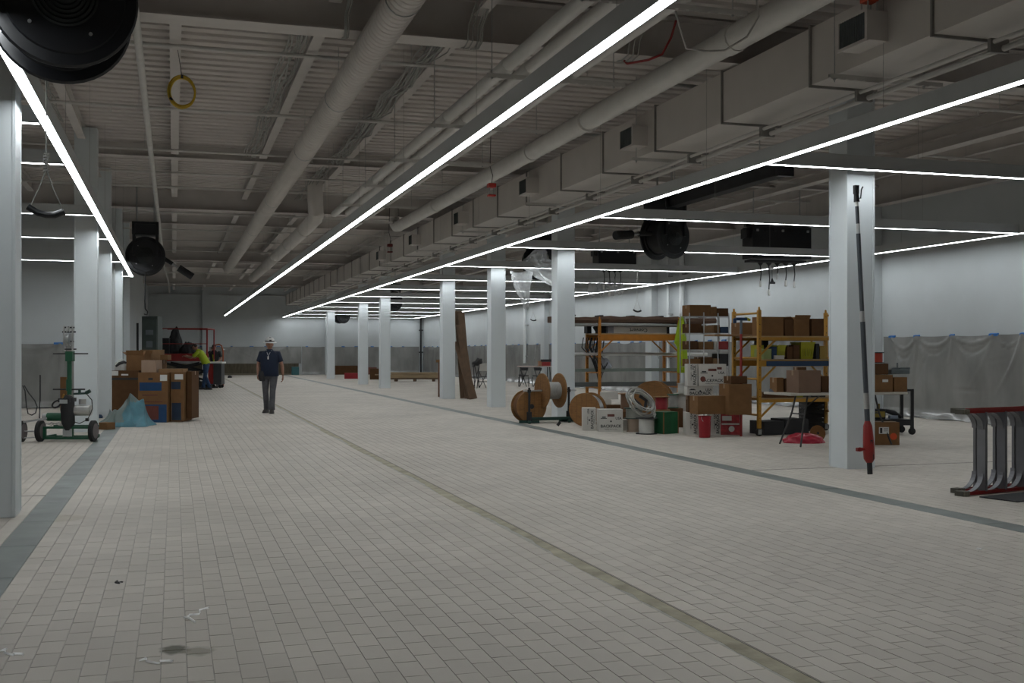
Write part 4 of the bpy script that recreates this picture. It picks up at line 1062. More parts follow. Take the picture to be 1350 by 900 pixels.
# hi-vis vest hung on the scaffold post
M_vis = mat('hi_vis_fabric', (.33, .47, .012), .75, var=.12, scale=4)
M_refl = mat('reflective_strip', (.45, .46, .44), .35, var=.05)
vx, vy = S1X + 1.90 + .02, S1Y - .06
t = thing('hi_vis_vest', 'yellow-green safety vest hanging from the right post of orange scaffold', 'vest', (vx, vy, 0))
b = MB(); rows = 26; cols = 18
prof = [(2.20, .03, -.0), (2.10, .06, .0), (1.9, .10, -.01), (1.66, .13, -.03), (1.62, .14, -.04), (1.5, .105, .01), (1.2, .115, .02), (.98, .12, .02), (.94, .10, .02)]
vs = []; fs = []
for j in range(rows + 1):
    k = j / rows * (len(prof) - 1); i0 = min(int(k), len(prof) - 2); f = k - i0
    z, w_, cx = [prof[i0][q] * (1 - f) + prof[i0 + 1][q] * f for q in range(3)]
    for i in range(cols):
        a = 2 * pi * i / cols; fold = 1 + .18 * sin(a * 5 + j * .15) * min(1, j / 8)
        vs.append((cx + w_ * cos(a) * fold, -.045 + .055 * sin(a) * fold, z))
for j in range(rows):
    for i in range(cols): fs.append((j * cols + i, j * cols + (i + 1) % cols, (j + 1) * cols + (i + 1) % cols, (j + 1) * cols + i))
b.add(vs, fs); b.build('fabric', M_vis, t, smooth=80)
MB().tube([(-.02, -.10, 2.1), (-.03, -.115, 1.8), (-.02, -.118, 1.3), (-.01, -.11, 1.0)], [.012, .016, .016, .014], 6).build('bright_strip', mat('hi_vis_orange', (.50, .58, .02), .6, var=.05), t)
MB().tube([(.04, -.06, 2.22), (.09, -.08, 2.05), (.11, -.06, 1.85), (.07, -.05, 1.75)], .018, 6).tube([(.05, -.05, 2.2), (.12, -.04, 2.2), (.1, -.02, 2.28)], .008, 6).build('strap', M_cable, t, smooth=60)

# ---- wire shelf
WY = 21.3
WX0, WX1 = pY(909, 0, WY).x, pY(961, 0, WY).x
t = thing('wire_shelf', 'chrome wire shelving unit between the orange and yellow scaffolds', 'shelf', (WX0, WY, 0))
ww = WX1 - WX0
for x in (0, ww * .36 , ww * .72, ww):
    for y in ((0, .45) if x in (0, ww) else (0,)): MB().cyl((x, y, 0), (x, y, 2.24 if x != ww * .36 else 2.25), .013, 8).build('post', M_gal, t, smooth=40)
SH = [2.17, 1.81, 1.455, 1.10, .35]
for z in SH:
    b = MB(); 
    for y in (0, .45): b.bx(0, ww, y - .005, y + .005, z - .03, z - .024); b.bx(0, ww, y - .005, y + .005, z - .006, z)
    for q in range(25): b.bx(ww * q / 24 - .002, ww * q / 24 + .002, 0, .45, z - .004, z)
    b.build('wire_tier', M_gal, t)
names = ['largest brown carton on top', 'middle small brown carton on top', 'right small brown carton on top']
def on_shelf(x0, x1, z, h, m, label, dp=.36, y=.03, cat='box', rz=0, **k):
    w_ = x1 - x0
    return carton((WX0 + (x0 + x1) / 2, WY + y + dp / 2, z + .002), (w_, dp, h), rz, label, m, **k)
on_shelf(.02, .52, SH[0], .235, M_c1, 'longest brown carton on top of the wire shelving'); on_shelf(.53, .66, SH[0], .20, M_c1, 'middle small brown carton on top of the wire shelving'); on_shelf(.67, ww, SH[0], .17, M_c2, 'rightmost small brown carton on top of the wire shelving')
on_shelf(.02, .30, SH[1], .19, M_c2, 'dark carton on the second tier of the wire shelving, left end'); on_shelf(.34, .60, SH[1], .15, M_c3, 'pale carton on the second tier of the wire shelving, middle'); on_shelf(.62, .73, SH[1], .17, M_c1, 'narrow brown carton on the second tier of the wire shelving'); on_shelf(.76, ww, SH[1], .13, M_blue, 'dark blue case on the second tier of the wire shelving, right end', tape=False)
on_shelf(.02, .20, SH[2], .18, M_c2, 'dark brown carton on the third tier of the wire shelving, left end'); on_shelf(.23, .58, SH[2], .16, M_c1, 'wide brown carton on the third tier of the wire shelving'); on_shelf(.60, .68, SH[2], .17, M_cw, 'slim white carton on the third tier of the wire shelving'); on_shelf(.69, ww, SH[2], .17, M_redp, 'dark red case on the third tier of the wire shelving', tape=False)
on_shelf(.30, .56, SH[3], .19, M_c2, 'dark brown carton on the fourth tier of the wire shelving'); on_shelf(.58, .72, SH[3], .16, M_c3, 'pale carton on the fourth tier of the wire shelving'); on_shelf(.73, ww, SH[3], .26, M_blkm, 'black case on the fourth tier of the wire shelving', tape=False); on_shelf(.02, .27, SH[3], .15, M_c1, 'brown carton on the fourth tier of the wire shelving, left end')

# ---- yellow scaffold
S2X, S2Y, S2L, S2D = 9.32, 16.30, 1.83, .86
t = scaffold(S2X, S2Y, S2L, S2D, 2.10, M_yell, 'yellow rolling scaffold used as shelving, behind the folding table', [(1.16, .10), (1.60, .05), (.56, .05)], [])
for z, nm in ((1.652, 'upper'), (1.262, 'middle'), (.612, 'lower')):
    tag(MB().bx(.01, S2L - .01, .02, S2D - .02, 0, .02).build('shelf_board', M_ply, loc=(S2X, S2Y, z)), 'plywood board forming the %s shelf of the yellow scaffold' % nm, 'board')
tag(MB().bx(.12, S2L - .1, -.012, 0, 0, .085).build('blue_bar', M_blue, loc=(S2X, S2Y - .030, 1.165)), 'dark blue bar along the middle shelf edge of yellow scaffold', 'bar')
def on2(u0, u1, vt, sh, label, m=M_c1, y=.06, dp=.34, rz=0.0, **k):
    zb = {1: 1.673, 2: 1.283, 3: .633, 0: .003}[sh]
    a = pY(u0, 440, S2Y + y); b_ = pY(u1, 440, S2Y + y); h = pY(u0, vt, S2Y + y).z - zb
    return carton((( a.x + b_.x) / 2, S2Y + y + dp / 2, zb), (b_.x - a.x, dp, h), rz, label, m, **k)
on2(1005, 1033, 417.5, 1, 'brown carton at the left end of the top shelf of yellow scaffold'); on2(1035, 1046, 421, 1, 'narrow brown carton second on the top shelf of yellow scaffold', M_c2)
on2(1047, 1067, 421, 1, 'brown carton with raised flap on the top shelf of yellow scaffold', M_c1, y=.05, open_=True)
on2(1070, 1086, 420, 1, 'crumpled brown carton near the right end of top shelf of yellow scaffold', M_c2, tape=False)
p = pY(984, 428, S2Y + .5)
a = pY(976, 440, S2Y + .55); b_ = pY(993, 440, S2Y + .55)
# board that carries the carton on the left, outside the scaffold
tag(MB().bx(-.75, .05, 0, .4, 0, .03).build('long_board', M_c3, loc=(S2X + .20, S2Y + .5, 1.674)), 'pale board sticking out left of the top shelf of yellow scaffold', 'board')
carton((a.x / 2 + b_.x / 2, S2Y + .72, 1.706), (b_.x - a.x, .3, .20), 0, 'small brown carton between the posts at the left of yellow scaffold', M_c1)
on2(1008, 1017, 460, 2, 'pale green carton on the middle shelf of yellow scaffold', mat('pale_green_card', (.30, .36, .14), .7), tape=False)
on2(1003, 1007, 455, 2, 'yellow plastic bin peeking behind the left front post', M_tot, y=.2, tape=False)
def tote(u0, u1, vt, sh, label, m=M_tot, y=.06):
    zb = {2: 1.283, 3: .633}[sh]; a = pY(u0, 440, S2Y + y); b_ = pY(u1, 440, S2Y + y); h = pY(u0, vt, S2Y + y).z - zb; w_ = b_.x - a.x
    t = thing('yellow_bin', label, 'bin', ((a.x + b_.x) / 2, S2Y + y + .16, zb))
    b = MB()
    for sx in (-1, 1): b.add([(sx * w_ * .42, -.13, 0), (sx * w_ * .42, .13, 0), (sx * w_ * .5, .16, h), (sx * w_ * .5, -.16, h), (sx * w_ * .40, -.125, .0), (sx * w_ * .40, .125, .0), (sx * w_ * .47, .15, h), (sx * w_ * .47, -.15, h)], [(0, 1, 2, 3), (4, 7, 6, 5), (2, 6, 7, 3)])
    for sy in (-1, 1): b.add([(-w_ * .42, sy * .13, 0), (w_ * .42, sy * .13, 0), (w_ * .5, sy * .16, h), (-w_ * .5, sy * .16, h)], [(0, 1, 2, 3)])
    b.bx(-w_ * .42, w_ * .42, -.13, .13, 0, .006); b.build('bin_body', m, t)
    MB().bx(-w_ * .53, w_ * .53, -.175, -.158, h - .02, h + .004).bx(-w_ * .53, w_ * .53, .158, .175, h - .02, h + .004).build('rim', m, t)
    g = MB()
    for q in range(5): g.box((-w_ * .34 + w_ * .17 * q, -.150, h * .5), (.012, .012, h * .7), (radians(-10), 0, 0))
    g.build('rib', mat('yellow_plastic_shade', (.30, .29, .01), .5), t)
    return t
tote(1025, 1036, 455, 2, 'smaller yellow-green plastic bin on the middle shelf of yellow scaffold')
tote(1056, 1074, 451, 2, 'largest yellow plastic bin on the middle shelf of yellow scaffold')
on2(1038, 1045, 457, 2, 'dark brown carton between the bins on the middle shelf', M_c2); on2(1046, 1054, 455, 2, 'brown carton just left of the largest yellow bin', M_c2); on2(1076, 1080, 453, 2, 'black case just right of the largest yellow bin', M_blkm, tape=False); on2(1081, 1090, 456, 2, 'ochre carton at the right of the middle shelf', mat('ochre_card', (.33, .22, .05), .7), tape=False)
on2(1006, 1013, 449, 2, 'black box at the left end of the middle shelf, upper', M_blkm, y=.42, dp=.3, tape=False); on2(1018, 1024, 457, 2, 'dark case next to the pale green carton', M_blue, tape=False)
t = on2(1022, 1034, 468.5, 2, 'low white labelled carton before the smaller yellow bin', M_cw, y=.004, dp=.05, tape=False)
on2(1011, 1038, 517.5, 3, 'long dark brown carton on the lower shelf of yellow scaffold', M_c2, y=.05); tote(1050, 1060, 518, 3, 'small yellow bin on the lower shelf of yellow scaffold'); on2(1039, 1048, 519, 3, 'dark carton next to the yellow bin on the lower shelf', M_c2); on2(1063, 1069, 520, 3, 'grey case on the lower shelf of yellow scaffold', mat('grey_case', (.12, .13, .13), .6), tape=False); on2(1071, 1088, 516, 3, 'black case at the right of the lower shelf of yellow scaffold', M_blkm, tape=False)
# black heap of crates below
on2(1008, 1034, 556, 0, 'low black crate on the floor under the yellow scaffold, left', M_blkm, y=.15, dp=.5, tape=False); on2(1036, 1066, 553, 0, 'low black crate on the floor under the yellow scaffold, middle', M_blkm, y=.15, dp=.5, tape=False)
a = gp(1080, 568)
for i, (dx, zz) in enumerate(((0, 0), (0, .302))):
    t = thing('black_crate', '%s of two black slotted crates under the table, left of the nearest right column' % ('lower', 'upper')[i], 'crate', (a.x + dx, a.y + .25, zz), CAMZ)
    b = MB(); w2, d2, h = .17, .22, .30
    b.bx(-w2, w2, -d2, d2, 0, .015)
    for q in range(4):
        z = .02 + q * .072
        b.bx(-w2, w2, -d2, -d2 + .012, z, z + .062); b.bx(-w2, w2, d2 - .012, d2, z, z + .062); b.bx(-w2, -w2 + .012, -d2 + .012, d2 - .012, z, z + .062); b.bx(w2 - .012, w2, -d2 + .012, d2 - .012, z, z + .062)
    for sx in (-1, 1):
        for sy in (-1, 1): b.bx(sx * w2 - .012 * (sx > 0), sx * w2 + .012 * (sx < 0), sy * d2 - .012 * (sy > 0), sy * d2 + .012 * (sy < 0), 0, h)
    b.build('crate_body', M_blkm, t)
# post jack / clamp hung on the rear left post
pp = pz(977, 420, 18.3)
t = thing('long_clamp', 'long red-handled clamp leaning at the left posts of yellow scaffold', 'tool', (pp.x, pp.y, .0))
MB().cyl((0, 0, 0.0), (0, 0, 1.70), .022, 8).build('red_bar', M_redp, t, smooth=40); MB().cyl((0, 0, 1.70), (0, 0, 1.93), .024, 8).build('upper_bar', mat('steel_blue', (.12, .15, .18), .4, metal=.5), t)
MB().box((0, 0, 1.95), (.20, .07, .05)).box((-.12, 0, 1.92), (.05, .05, .08)).build('clamp_head', M_blue, t, bevel=.008); MB().box((.12, 0, 1.95), (.10, .05, .04), (0, .4, 0)).build('yellow_jaw', M_tot, t, bevel=.006)

# ---- folding table
tz = .80; TX0, TX1, TY0, TY1 = 8.55, 10.55, 14.05, 14.82
t = thing('folding_table', 'white-topped folding table loaded with cartons, passing behind the nearest right column', 'table', ((TX0 + TX1) / 2, (TY0 + TY1) / 2, 0))
hl = (TX1 - TX0) / 2; hd = (TY1 - TY0) / 2
MB().bx(-hl, hl, -hd, hd, tz - .035, tz).build('tabletop', mat('table_white', (.46, .43, .38), .6, var=.06), t, bevel=.008)
M_leg = mat('table_leg', (.06, .06, .06), .4, metal=.4)
for sx in (-1, 1):
    for sy in (-.29, .29):
        MB().tube([(sx * (hl - .42), sy * .55, tz - .04), (sx * (hl - .36), sy * .62, .48), (sx * (hl - .22), sy, .012)], .014, 8).build('leg', M_leg, t, smooth=40)
    MB().cyl((sx * (hl - .36), -.2, .48), (sx * (hl - .36), .2, .48), .011, 6).bar((sx * (hl - .36), 0, .48), (sx * (hl - .75), 0, tz - .04), .015, .015).build('leg_brace', M_leg, t)
def on_table(uc, ur, vt, label, m=M_c1, y=.08, dp=.3, z=tz + .001, **k): return square(uc, ur, vt, TY0 + y, z, dp, label, m, **k)
on_table(1053, 1082, 488.5, 'biggest brown carton on the folding table, left of the column', mat('cardboard_plain', (.165, .098, .064), .8), y=.10, dp=.34)
on_table(1052, 1063, 484, 'tiny dark carton sitting on the biggest carton', M_c2, y=.2, dp=.13, z=H(488.5, 16.25) + .010)
on_table(1024, 1033, 498, 'small brown carton near the left end of the folding table', M_c1, y=.5, dp=.2); on_table(1035, 1041, 499, 'small dark carton beside the biggest table carton', M_c2, y=.5, dp=.2); on_table(1084, 1093, 496, 'narrow brown carton between biggest carton and the column', M_c2, y=.25, dp=.3)
t = thing('rag', 'grey blue rag heap near the left end of folding table', 'rag', (TX0 + .12, TY1 - .12, tz + .001))
bm = bmesh.new(); bmesh.ops.create_icosphere(bm, subdivisions=3, radius=1)
for v_ in bm.verts: n_ = 1 + .3 * sin(v_.co.x * 7) * sin(v_.co.y * 6 + 1); v_.co = Vector((v_.co.x * .10 * n_, v_.co.y * .07, max(0, v_.co.z) * .05 * n_))
me = bpy.data.meshes.new('cloth'); bm.to_mesh(me); bm.free(); me.materials.append(mat('grey_cloth', (.13, .14, .16), .9)); link('cloth', me, t)
t = on_table(1145, 1177, 494.5, 'brown carton with white label on the right part of folding table', M_c1, y=.08, dp=.34)
MB().bx(.03, .13, -.172, -.1708, .15, .19).build('label', M_label, t)
on_table(1179, 1196, 497.5, 'smaller brown carton at the right end of folding table', M_c1, y=.10, dp=.3)
on_table(1146, 1171, 479.5, 'dark brown carton stacked on the labelled one', M_c2, y=.10, dp=.28, z=pY(1150, 494.5, TY0 + .08).z + .010)
pp = pY(1157, 479.5, TY0 + .25)
spool((pp.x, pp.y, pY(1150, 479.5, TY0 + .10).z + .010), .095, .165, .075, M_blkm, mat('orange_wire', (.38, .035, .012), .5), 'orange-red wire spool topmost on the right cartons')
t = thing('grey_tool_case', 'grey blue tool case lying on the right cartons of folding table', 'case', (*pY(1184, 0, TY0 + .25)[:2], pY(1150, 494.5, TY0 + .08).z + .014))
MB().bx(-.19, .14, -.1, .12, 0, .07).build('case_body', mat('grey_blue_plastic', (.10, .12, .125), .5), t, bevel=.012); MB().bx(-.04, .15, -.09, .11, .071, .10).cyl((-.03, -.02, .07), (-.03, -.02, .17), .012, 8).build('lid', mat('grey_blue_plastic', (.10, .12, .125), .5), t, bevel=.006)
t = thing('black_vise', 'black vise clamped to the right end of folding table', 'vise', (TX1 + .035, TY0 + .3, tz + .001))
MB().bx(-.10, .08, -.05, .05, .0, .07).bx(-.01, .03, -.04, .04, .06, .13).bx(.06, .09, -.04, .04, .05, .11).cyl((.03, 0, -.04), (.03, 0, 0), .02, 8).build('vise_body', M_blkm, t, bevel=.006)
# black cart behind
pc = pz(1170, 0, 18.9)
t = thing('black_cart', 'black steel cart on casters behind the right end of folding table', 'cart', (pc.x, pc.y, 0), CAMZ)
for sx in (-.33, .33):
    for sy in (-.25, .25):
        MB().bx(sx - .025, sx + .025, sy - .025, sy + .025, .13, .74).build('leg', M_blk, t)
        c = MB(); c.bx(sx - .025, sx + .025, sy - .03, sy - .022, .05, .13); c.bx(sx - .025, sx + .025, sy + .022, sy + .03, .05, .13); co = c.build('caster', M_blkm, t)
        MB().lathe([(.055, -.02), (.06, -.012), (.06, .012), (.055, .02)], 16, Matrix.Translation((sx, sy, .06)) @ Matrix.Rotation(pi / 2, 4, 'X')).build('wheel', M_rub, co, smooth=40)
MB().bx(-.355, .355, -.275, .275, .74, .775).build('top_tray', M_blk, t); MB().bx(-.305, .305, -.275, .275, .16, .26).build('bottom_tray', M_blk, t)
t = thing('yellow_tool', 'yellow and black machine on the black cart lower tray', 'tool', (*pz(1157, 0, 18.8)[:2], .262), CAMZ)
MB().bx(-.11, .11, -.1, .1, 0, .17).build('body', M_blkm, t, bevel=.02); MB().bx(-.09, .09, -.11, -.1, .03, .13).cyl((0, -.03, .17), (0, -.03, .26), .03, 8).build('yellow_cover', mat('ochre_plastic', (.25, .18, .02), .5), t, bevel=.005)
t = thing('angled_tool', 'dark power tool with pale casing on the black cart lower tray', 'tool', (*pz(1178, 0, 18.8)[:2], .262), CAMZ)
MB().tube([(-.14, 0, .14), (0, 0, .10), (.13, 0, .03)], [.03, .045, .03], 10).build('body', M_blkm, t, smooth=50); MB().bx(-.08, .06, -.06, .05, 0, .06).build('casing', mat('pale_blue_case', (.25, .29, .36), .5), t, bevel=.01)
d = (.42, .34, .34); t = carton(ctr(1167.5, 586.5, d), d, CAMZ, 'brown carton with white label and orange sticker on the floor right of the column', M_c1)
MB().bx(-.10, .05, -.1725, -.171, .17, .27).build('label', M_label, t)
MB().bx(-.085, -.05, -.174, -.1726, .18, .26).bx(-.03, .04, -.174, -.1726, .24, .25).bx(-.03, .04, -.174, -.1726, .21, .217).build('label_print', M_ink, t)
MB().lathe([(.052, 0), (.052, .0015)], 20, Matrix.Translation((.12, -.1705, .13)) @ Matrix.Rotation(pi / 2, 4, 'X')).build('orange_sticker', mat('orange_sticker', (.55, .07, .015), .5), t)
# pink bag heap and the tan disc
def heap(loc, sx, sy, sz, m, label, name, cat, seed=0, sub=4, fl=.0, rz=0.0):
    r = random.Random(seed); ph = [(Vector((r.uniform(-1, 1), r.uniform(-1, 1), r.uniform(-.5, 1))).normalized() * r.uniform(3, 9), r.uniform(0, 6)) for _ in range(9)]
    bm = bmesh.new(); bmesh.ops.create_icosphere(bm, subdivisions=sub, radius=1)
    for v_ in bm.verts:
        c = v_.co.copy(); n_ = 1 + sum(abs(sin(c.dot(k) + h)) for k, h in ph) / 9 * .55 - .3
        z = max(c.z, fl); v_.co = Vector((c.x * sx * n_, c.y * sy * n_, z * sz * n_))
    me = bpy.data.meshes.new(name); bm.to_mesh(me); bm.free(); me.materials.append(m)
    me.polygons.foreach_set('use_smooth', [True] * len(me.polygons))
    return tag(link(name, me, loc=loc, rot=(0, 0, rz)), label, cat)
pp = gp(1064, 584)
heap((pp.x, pp.y + .1, .001), .30, .20, .14, mat('pink_plastic', (.42, .012, .04), .35, var=.15), 'crumpled bright pink-red plastic bag on the floor under the table', 'crumpled_bag', 'bag', 4, rz=CAMZ)
pp = gp(1087, 583)
t = thing('small_reel_disc', 'tan round disc leaning on the foot of the nearest right column', 'disc', (pp.x + .05, pp.y + .25, 0), (radians(-14), 0, CAMZ + .15))
MB().lathe([(.01, 0), (.125, 0), (.125, .02), (.01, .02)], 24, Matrix.Translation((0, .0, .125)) @ Matrix.Rotation(pi / 2, 4, 'X')).build('disc_body', M_wood, t, smooth=30)
MB().lathe([(.02, 0), (.02, .0012)], 12, Matrix.Translation((0, -.0205, .125)) @ Matrix.Rotation(pi / 2, 4, 'X')).build('hole', M_ink, t)
class Fr:                                 # a local frame parallel to the picture, standing on the floor
    def __init__(s, u0, Z): s.u0, s.Z, s.s = u0, Z, FPX / Z; p = pz(u0, 0, Z); s.loc = (p.x, p.y, 0)
    def __call__(s, u, v, y=0.0): return Vector(((u - s.u0) / s.s, y, EYE - (v - HOR) / s.s))
def world(Fr_, u, v, y):
    q = Matrix.Rotation(CAMZ, 3, 'Z') @ Vector((Fr_(u, v).x, y, 0)); return (Fr_.loc[0] + q.x, Fr_.loc[1] + q.y, Fr_(u, v).z)
# ================================================================== DRILL POLE on the nearest right column
a = pz(1147, 0, 12.62); foot = Vector((a.x, a.y, 0.0)); tp = pz(1128.5, 246, 12.72)
t = thing('drill_pole', 'long pole tool with red drill body leaning on the nearest right column', 'tool', foot)
d = tp - foot; L_ = d.length; dn = d.normalized()
side = dn.cross(Vector((0, 1, 0))).normalized()
def al(f): return dn * (L_ * f)
def seg(n, f0, f1, r_, m, sg=12): return MB().cyl(al(f0), al(f1), r_, sg).build(n, m, t, smooth=40)
M_fib = mat('dark_fibre_tube', (.055, .062, .072), .4, var=.05)
seg('bit_holder', 0.0, .045, .030, M_blkm); seg('bit_collar', .045, .055, .036, M_gal)
vf = lambda v: (623 - v) / (623 - 246)
seg('tube', vf(558), vf(535), .030, M_fib); seg('coupling', vf(538), vf(517), .033, M_sil); seg('tube', vf(517), vf(424), .029, M_fib)
seg('coupling', vf(424), vf(410), .030, M_sil); seg('tube', vf(410), vf(308), .025, M_fib); seg('coupling', vf(308), vf(295), .022, M_sil); seg('tube', vf(295), vf(272), .021, M_fib); seg('coupling', vf(274), vf(266), .020, mat('white_plastic', (.7, .7, .68), .4))
b = MB(); b.tube([al(vf(608)), al(vf(603)), al(vf(590)), al(vf(575)), al(vf(560)), al(vf(553))], [.034, .062, .066, .060, .050, .028], 12); b.build('drill_body', M_redp, t, smooth=40)
MB().box(al(vf(583)) + Vector((0, -.055, 0)), (.03, .01, .09)).box(al(vf(600)) + Vector((0.01, -.055, 0)), (.02, .01, .06)).build('vent_panel', M_blkm, t)
c0 = al(vf(590)); MB().tube([c0, c0 + side * .09, c0 + side * .12], [.018, .018, .026], 10).box(c0 + side * .13, (.06, .04, .04)).build('side_handle', M_redp, t, smooth=40)
MB().cyl(al(.0) * 0, al(.02), .02, 8).build('bit', M_blk, t)
MB().tube([al(vf(266)), al(vf(256)), al(1.0)], [.035, .03, .036], 10).box(al(vf(250)), (.05, .05, .10)).build('fork_head', M_blkm, t, smooth=40)
c0 = al(vf(261)); MB().tube([c0, c0 + side * -.0 + Vector((.055, 0, 0)), c0 + Vector((.065, 0, .10)), c0 + Vector((.085, 0, .135))], .008, 6).build('hook', M_blkm, t, smooth=40)

# ================================================================== STEPLADDER lying on its side
P0 = gp(1264, 654); P1 = gp(1352, 645.5); dd = (P1 - P0); dd.z = 0; dd.normalize()
M_alu = mat('ladder_step', (.20, .20, .215), .45, metal=.5, var=.08)
t = thing('stepladder', 'red stepladder with grey steps lying on its side at the right edge', 'ladder', P0, atan2(dd.y, dd.x))
Wd = .82
def chan(name, x0, x1, y, z, m):           # rail, C-section
    b = MB(); b.bx(x0, x1, y - .045, y + .045, z - .004, z + .004); b.bx(x0, x1, y - .045, y - .039, z - .016, z + .016); b.bx(x0, x1, y + .039, y + .045, z - .016, z + .016)
    return b.build(name, m, t)
for y, x0 in ((0.0, .06), (.17, .22)):
    for z in (.025, Wd): chan('rail', x0, 2.3, y, z, M_redp)
for y, x0 in ((0.0, 0.0), (.17, .15)):
    for z in (.025, Wd):
        f = MB().bx(x0 - .0, x0 + .10, y - .05, y + .05, z - .024, z + .024).build('foot', M_gal if False else mat('foot_rubber', (.07, .065, .05), .8), t, bevel=.004)
        g = MB()
        for i in range(4):
            for j in range(3): g.bx(x0 + .008 + i * .024, x0 + .024 + i * .024, y - .053, y - .049, z - .020 + j * .014, z - .010 + j * .014)
        g.build('tread_stud', mat('foot_stud', (.24, .22, .17), .8), f)
def step(x, y, w_):
    b = MB(); b.bx(x, x + .004, y - w_ / 2, y + w_ / 2, .035, Wd - .01); b.bx(x, x + .03, y - w_ / 2, y - w_ / 2 + .004, .035, Wd - .01); b.bx(x, x + .03, y + w_ / 2 - .004, y + w_ / 2, .035, Wd - .01)
    s_ = b.build('step', M_alu, t)
    for z, sg in ((.035, 1), (Wd - .01, -1)):
        pts = [Vector((x - .20 + .20 * sin(a), y, z + sg * .17 * (1 - cos(a)))) for a in [i * pi / 2 / 8 for i in range(9)]]
        m = MB()
        for p, q in zip(pts[:-1], pts[1:]): m.bar(p, q, .055, .006, up=(1, 0, 0) if abs((q - p).normalized().x) < .7 else (0, 0, 1))
        m.build('knee_brace', M_alu, s_)
for k in range(6):
    step(.33 + .30 * k, 0.0, .10)
    step(.45 + .30 * k, .17, .03)
tag(MB().bx(0, 1.6, -.42, -.01, 0.001, .012).build('black_mat', M_blkm, loc=gp(1290, 655.5), rot=(0, 0, atan2(dd.y, dd.x) - .0)), 'black flat panel on the floor in front of the lying stepladder', 'mat')  # thin near-black box lying flat on the tiles

# ================================================================== CABLE PULLER, left
F = Fr(88, 17.25)
t = thing('cable_puller', 'green wheeled cable pulling machine with tall post, left of the carton group', 'machine', F.loc, CAMZ)
def wheel(u, v, r_, w_, lb='wheel', y=0.0):
    p = F(u, v, y); R_ = Matrix.Translation(p) @ Matrix.Rotation(pi / 2, 4, 'Y')
    o = MB().lathe([(r_ * .8, -w_ / 2), (r_, -w_ / 2 + .012), (r_, w_ / 2 - .012), (r_ * .8, w_ / 2)], 26, R_).build(lb, M_rub, t, smooth=40)
    MB().lathe([(r_ * .72, -w_ / 2 - .004), (r_ * .72, w_ / 2 + .004)], 20, R_).build('rim', mat('wheel_rim', (.12, .10, .10), .5), o, smooth=40)
RW = .165
def wz(u, w_, y=0): p = F(u, 0, y); R_ = Matrix.Translation((p.x, y, RW)) @ Matrix.Rotation(pi / 2, 4, 'Y'); o = MB().lathe([(RW * .8, -w_ / 2), (RW, -w_ / 2 + .012), (RW, w_ / 2 - .012), (RW * .8, w_ / 2)], 26, R_).build('wheel', M_rub, t, smooth=40); MB().lathe([(RW * .72, -w_ / 2 - .004), (RW * .72, w_ / 2 + .004)], 20, R_).build('rim', mat('wheel_rim', (.12, .10, .10), .5), o, smooth=40)
wz(123, .075); wz(54, .075, -.02); wz(33, .05, -.1)
MB().cyl((F(30, 0).x, -.1, RW), (F(54, 0).x, -.05, RW), .012, 8).cyl((F(30, 0).x, -.1, .06), (F(52, 0).x, -.05, .07), .008, 8).bar(F(33, 556, -.1), F(62, 551, 0), .03, .03).build('side_axle', M_gal, t)
b = MB()
a = F(59, 0); c = F(119, 0)
for z in (.035, .20):
    b.bx(a.x, c.x, -.03, .03, z, z + .035); b.bx(a.x, c.x, .32, .38, z, z + .035)
for u in (59, 86, 95, 119):
    q = F(u, 0).x; b.bx(q - .02, q + .02, -.03, .03, .035, .235)
for u in (60, 118):
    q = F(u, 0).x; b.bx(q - .02, q + .02, -.03, .38, .05, .09)
b.build('base_frame', M_green, t, bevel=.004)
MB().bx(F(84, 0).x, F(96, 0).x, -.04, -.031, .08, .20).build('rating_plate', mat('plate_grey', (.38, .40, .40), .4), t)
b = MB(); b.tube([F(90, 567), F(90, 558), F(89, 540), F(90, 526), F(92, 522)], [.05, .10, .105, .095, .06], 16); b.bx(-.09, .09, -.12, .16, .62, .68); b.build('gear_case', M_blkm, t, smooth=30)
MB().bx(-.06, .06, -.13, -.121, .60, .66).build('case_label', mat('plate_grey', (.38, .40, .40), .4), t)
MB().cyl(F(61, 549.5, .05), F(83, 549.5, .05), .065, 16).build('motor', M_green, t, smooth=40); MB().cyl(F(55, 549.5, .05), F(62, 549.5, .05), .055, 14).build('motor_cap', M_gal, t, smooth=40)
MB().cyl(F(91.5, 520), F(91.5, 474), .036, 12).bx(F(86, 0).x + .02, F(97, 0).x, -.05, .05, F(0, 476).z, F(0, 463).z).cyl(F(91, 515), F(91, 500), .045, 10).build('post', M_green, t, smooth=35)
MB().cyl(F(70, 466), F(116, 466), .010, 8).build('upper_handle', M_blkm, t); MB().cyl(F(70, 513), F(112, 513), .012, 8).build('lower_handle', M_blkm, t)
b = MB(); z0, z1 = F(0, 463).z, F(0, 429).z
for sx in (-1, 1):
    q = .03 + sx * .068; b.bx(q - .008, q + .008, -.03, .03, z0, z1)
b.build('yoke_plate', M_sil, t)
MB().cyl((-.05, 0, z1 - .03), (.12, 0, z1 - .03), .012, 8).cyl((-.07, 0, z1 - .10), (.14, 0, z1 - .10), .012, 8).cyl((-.04, 0, z1 - .25), (.11, 0, z1 - .25), .012, 8).cyl((-.04, 0, z1 - .37), (.15, 0, z1 - .37), .01, 8).build('yoke_pin', M_blkm, t)
MB().lathe([(.10, -.03), (.07, -.01), (.07, .01), (.10, .03)], 22, Matrix.Translation((.03, 0, z1 - .22)) @ Matrix.Rotation(pi / 2, 4, 'Y')).build('sheave', M_gal, t, smooth=30)
MB().lathe([(.05, -.025), (.035, -.01), (.035, .01), (.05, .025)], 18, Matrix.Translation((.03, 0, z1 - .06)) @ Matrix.Rotation(pi / 2, 4, 'Y')).build('top_roller', M_sil, t, smooth=30)
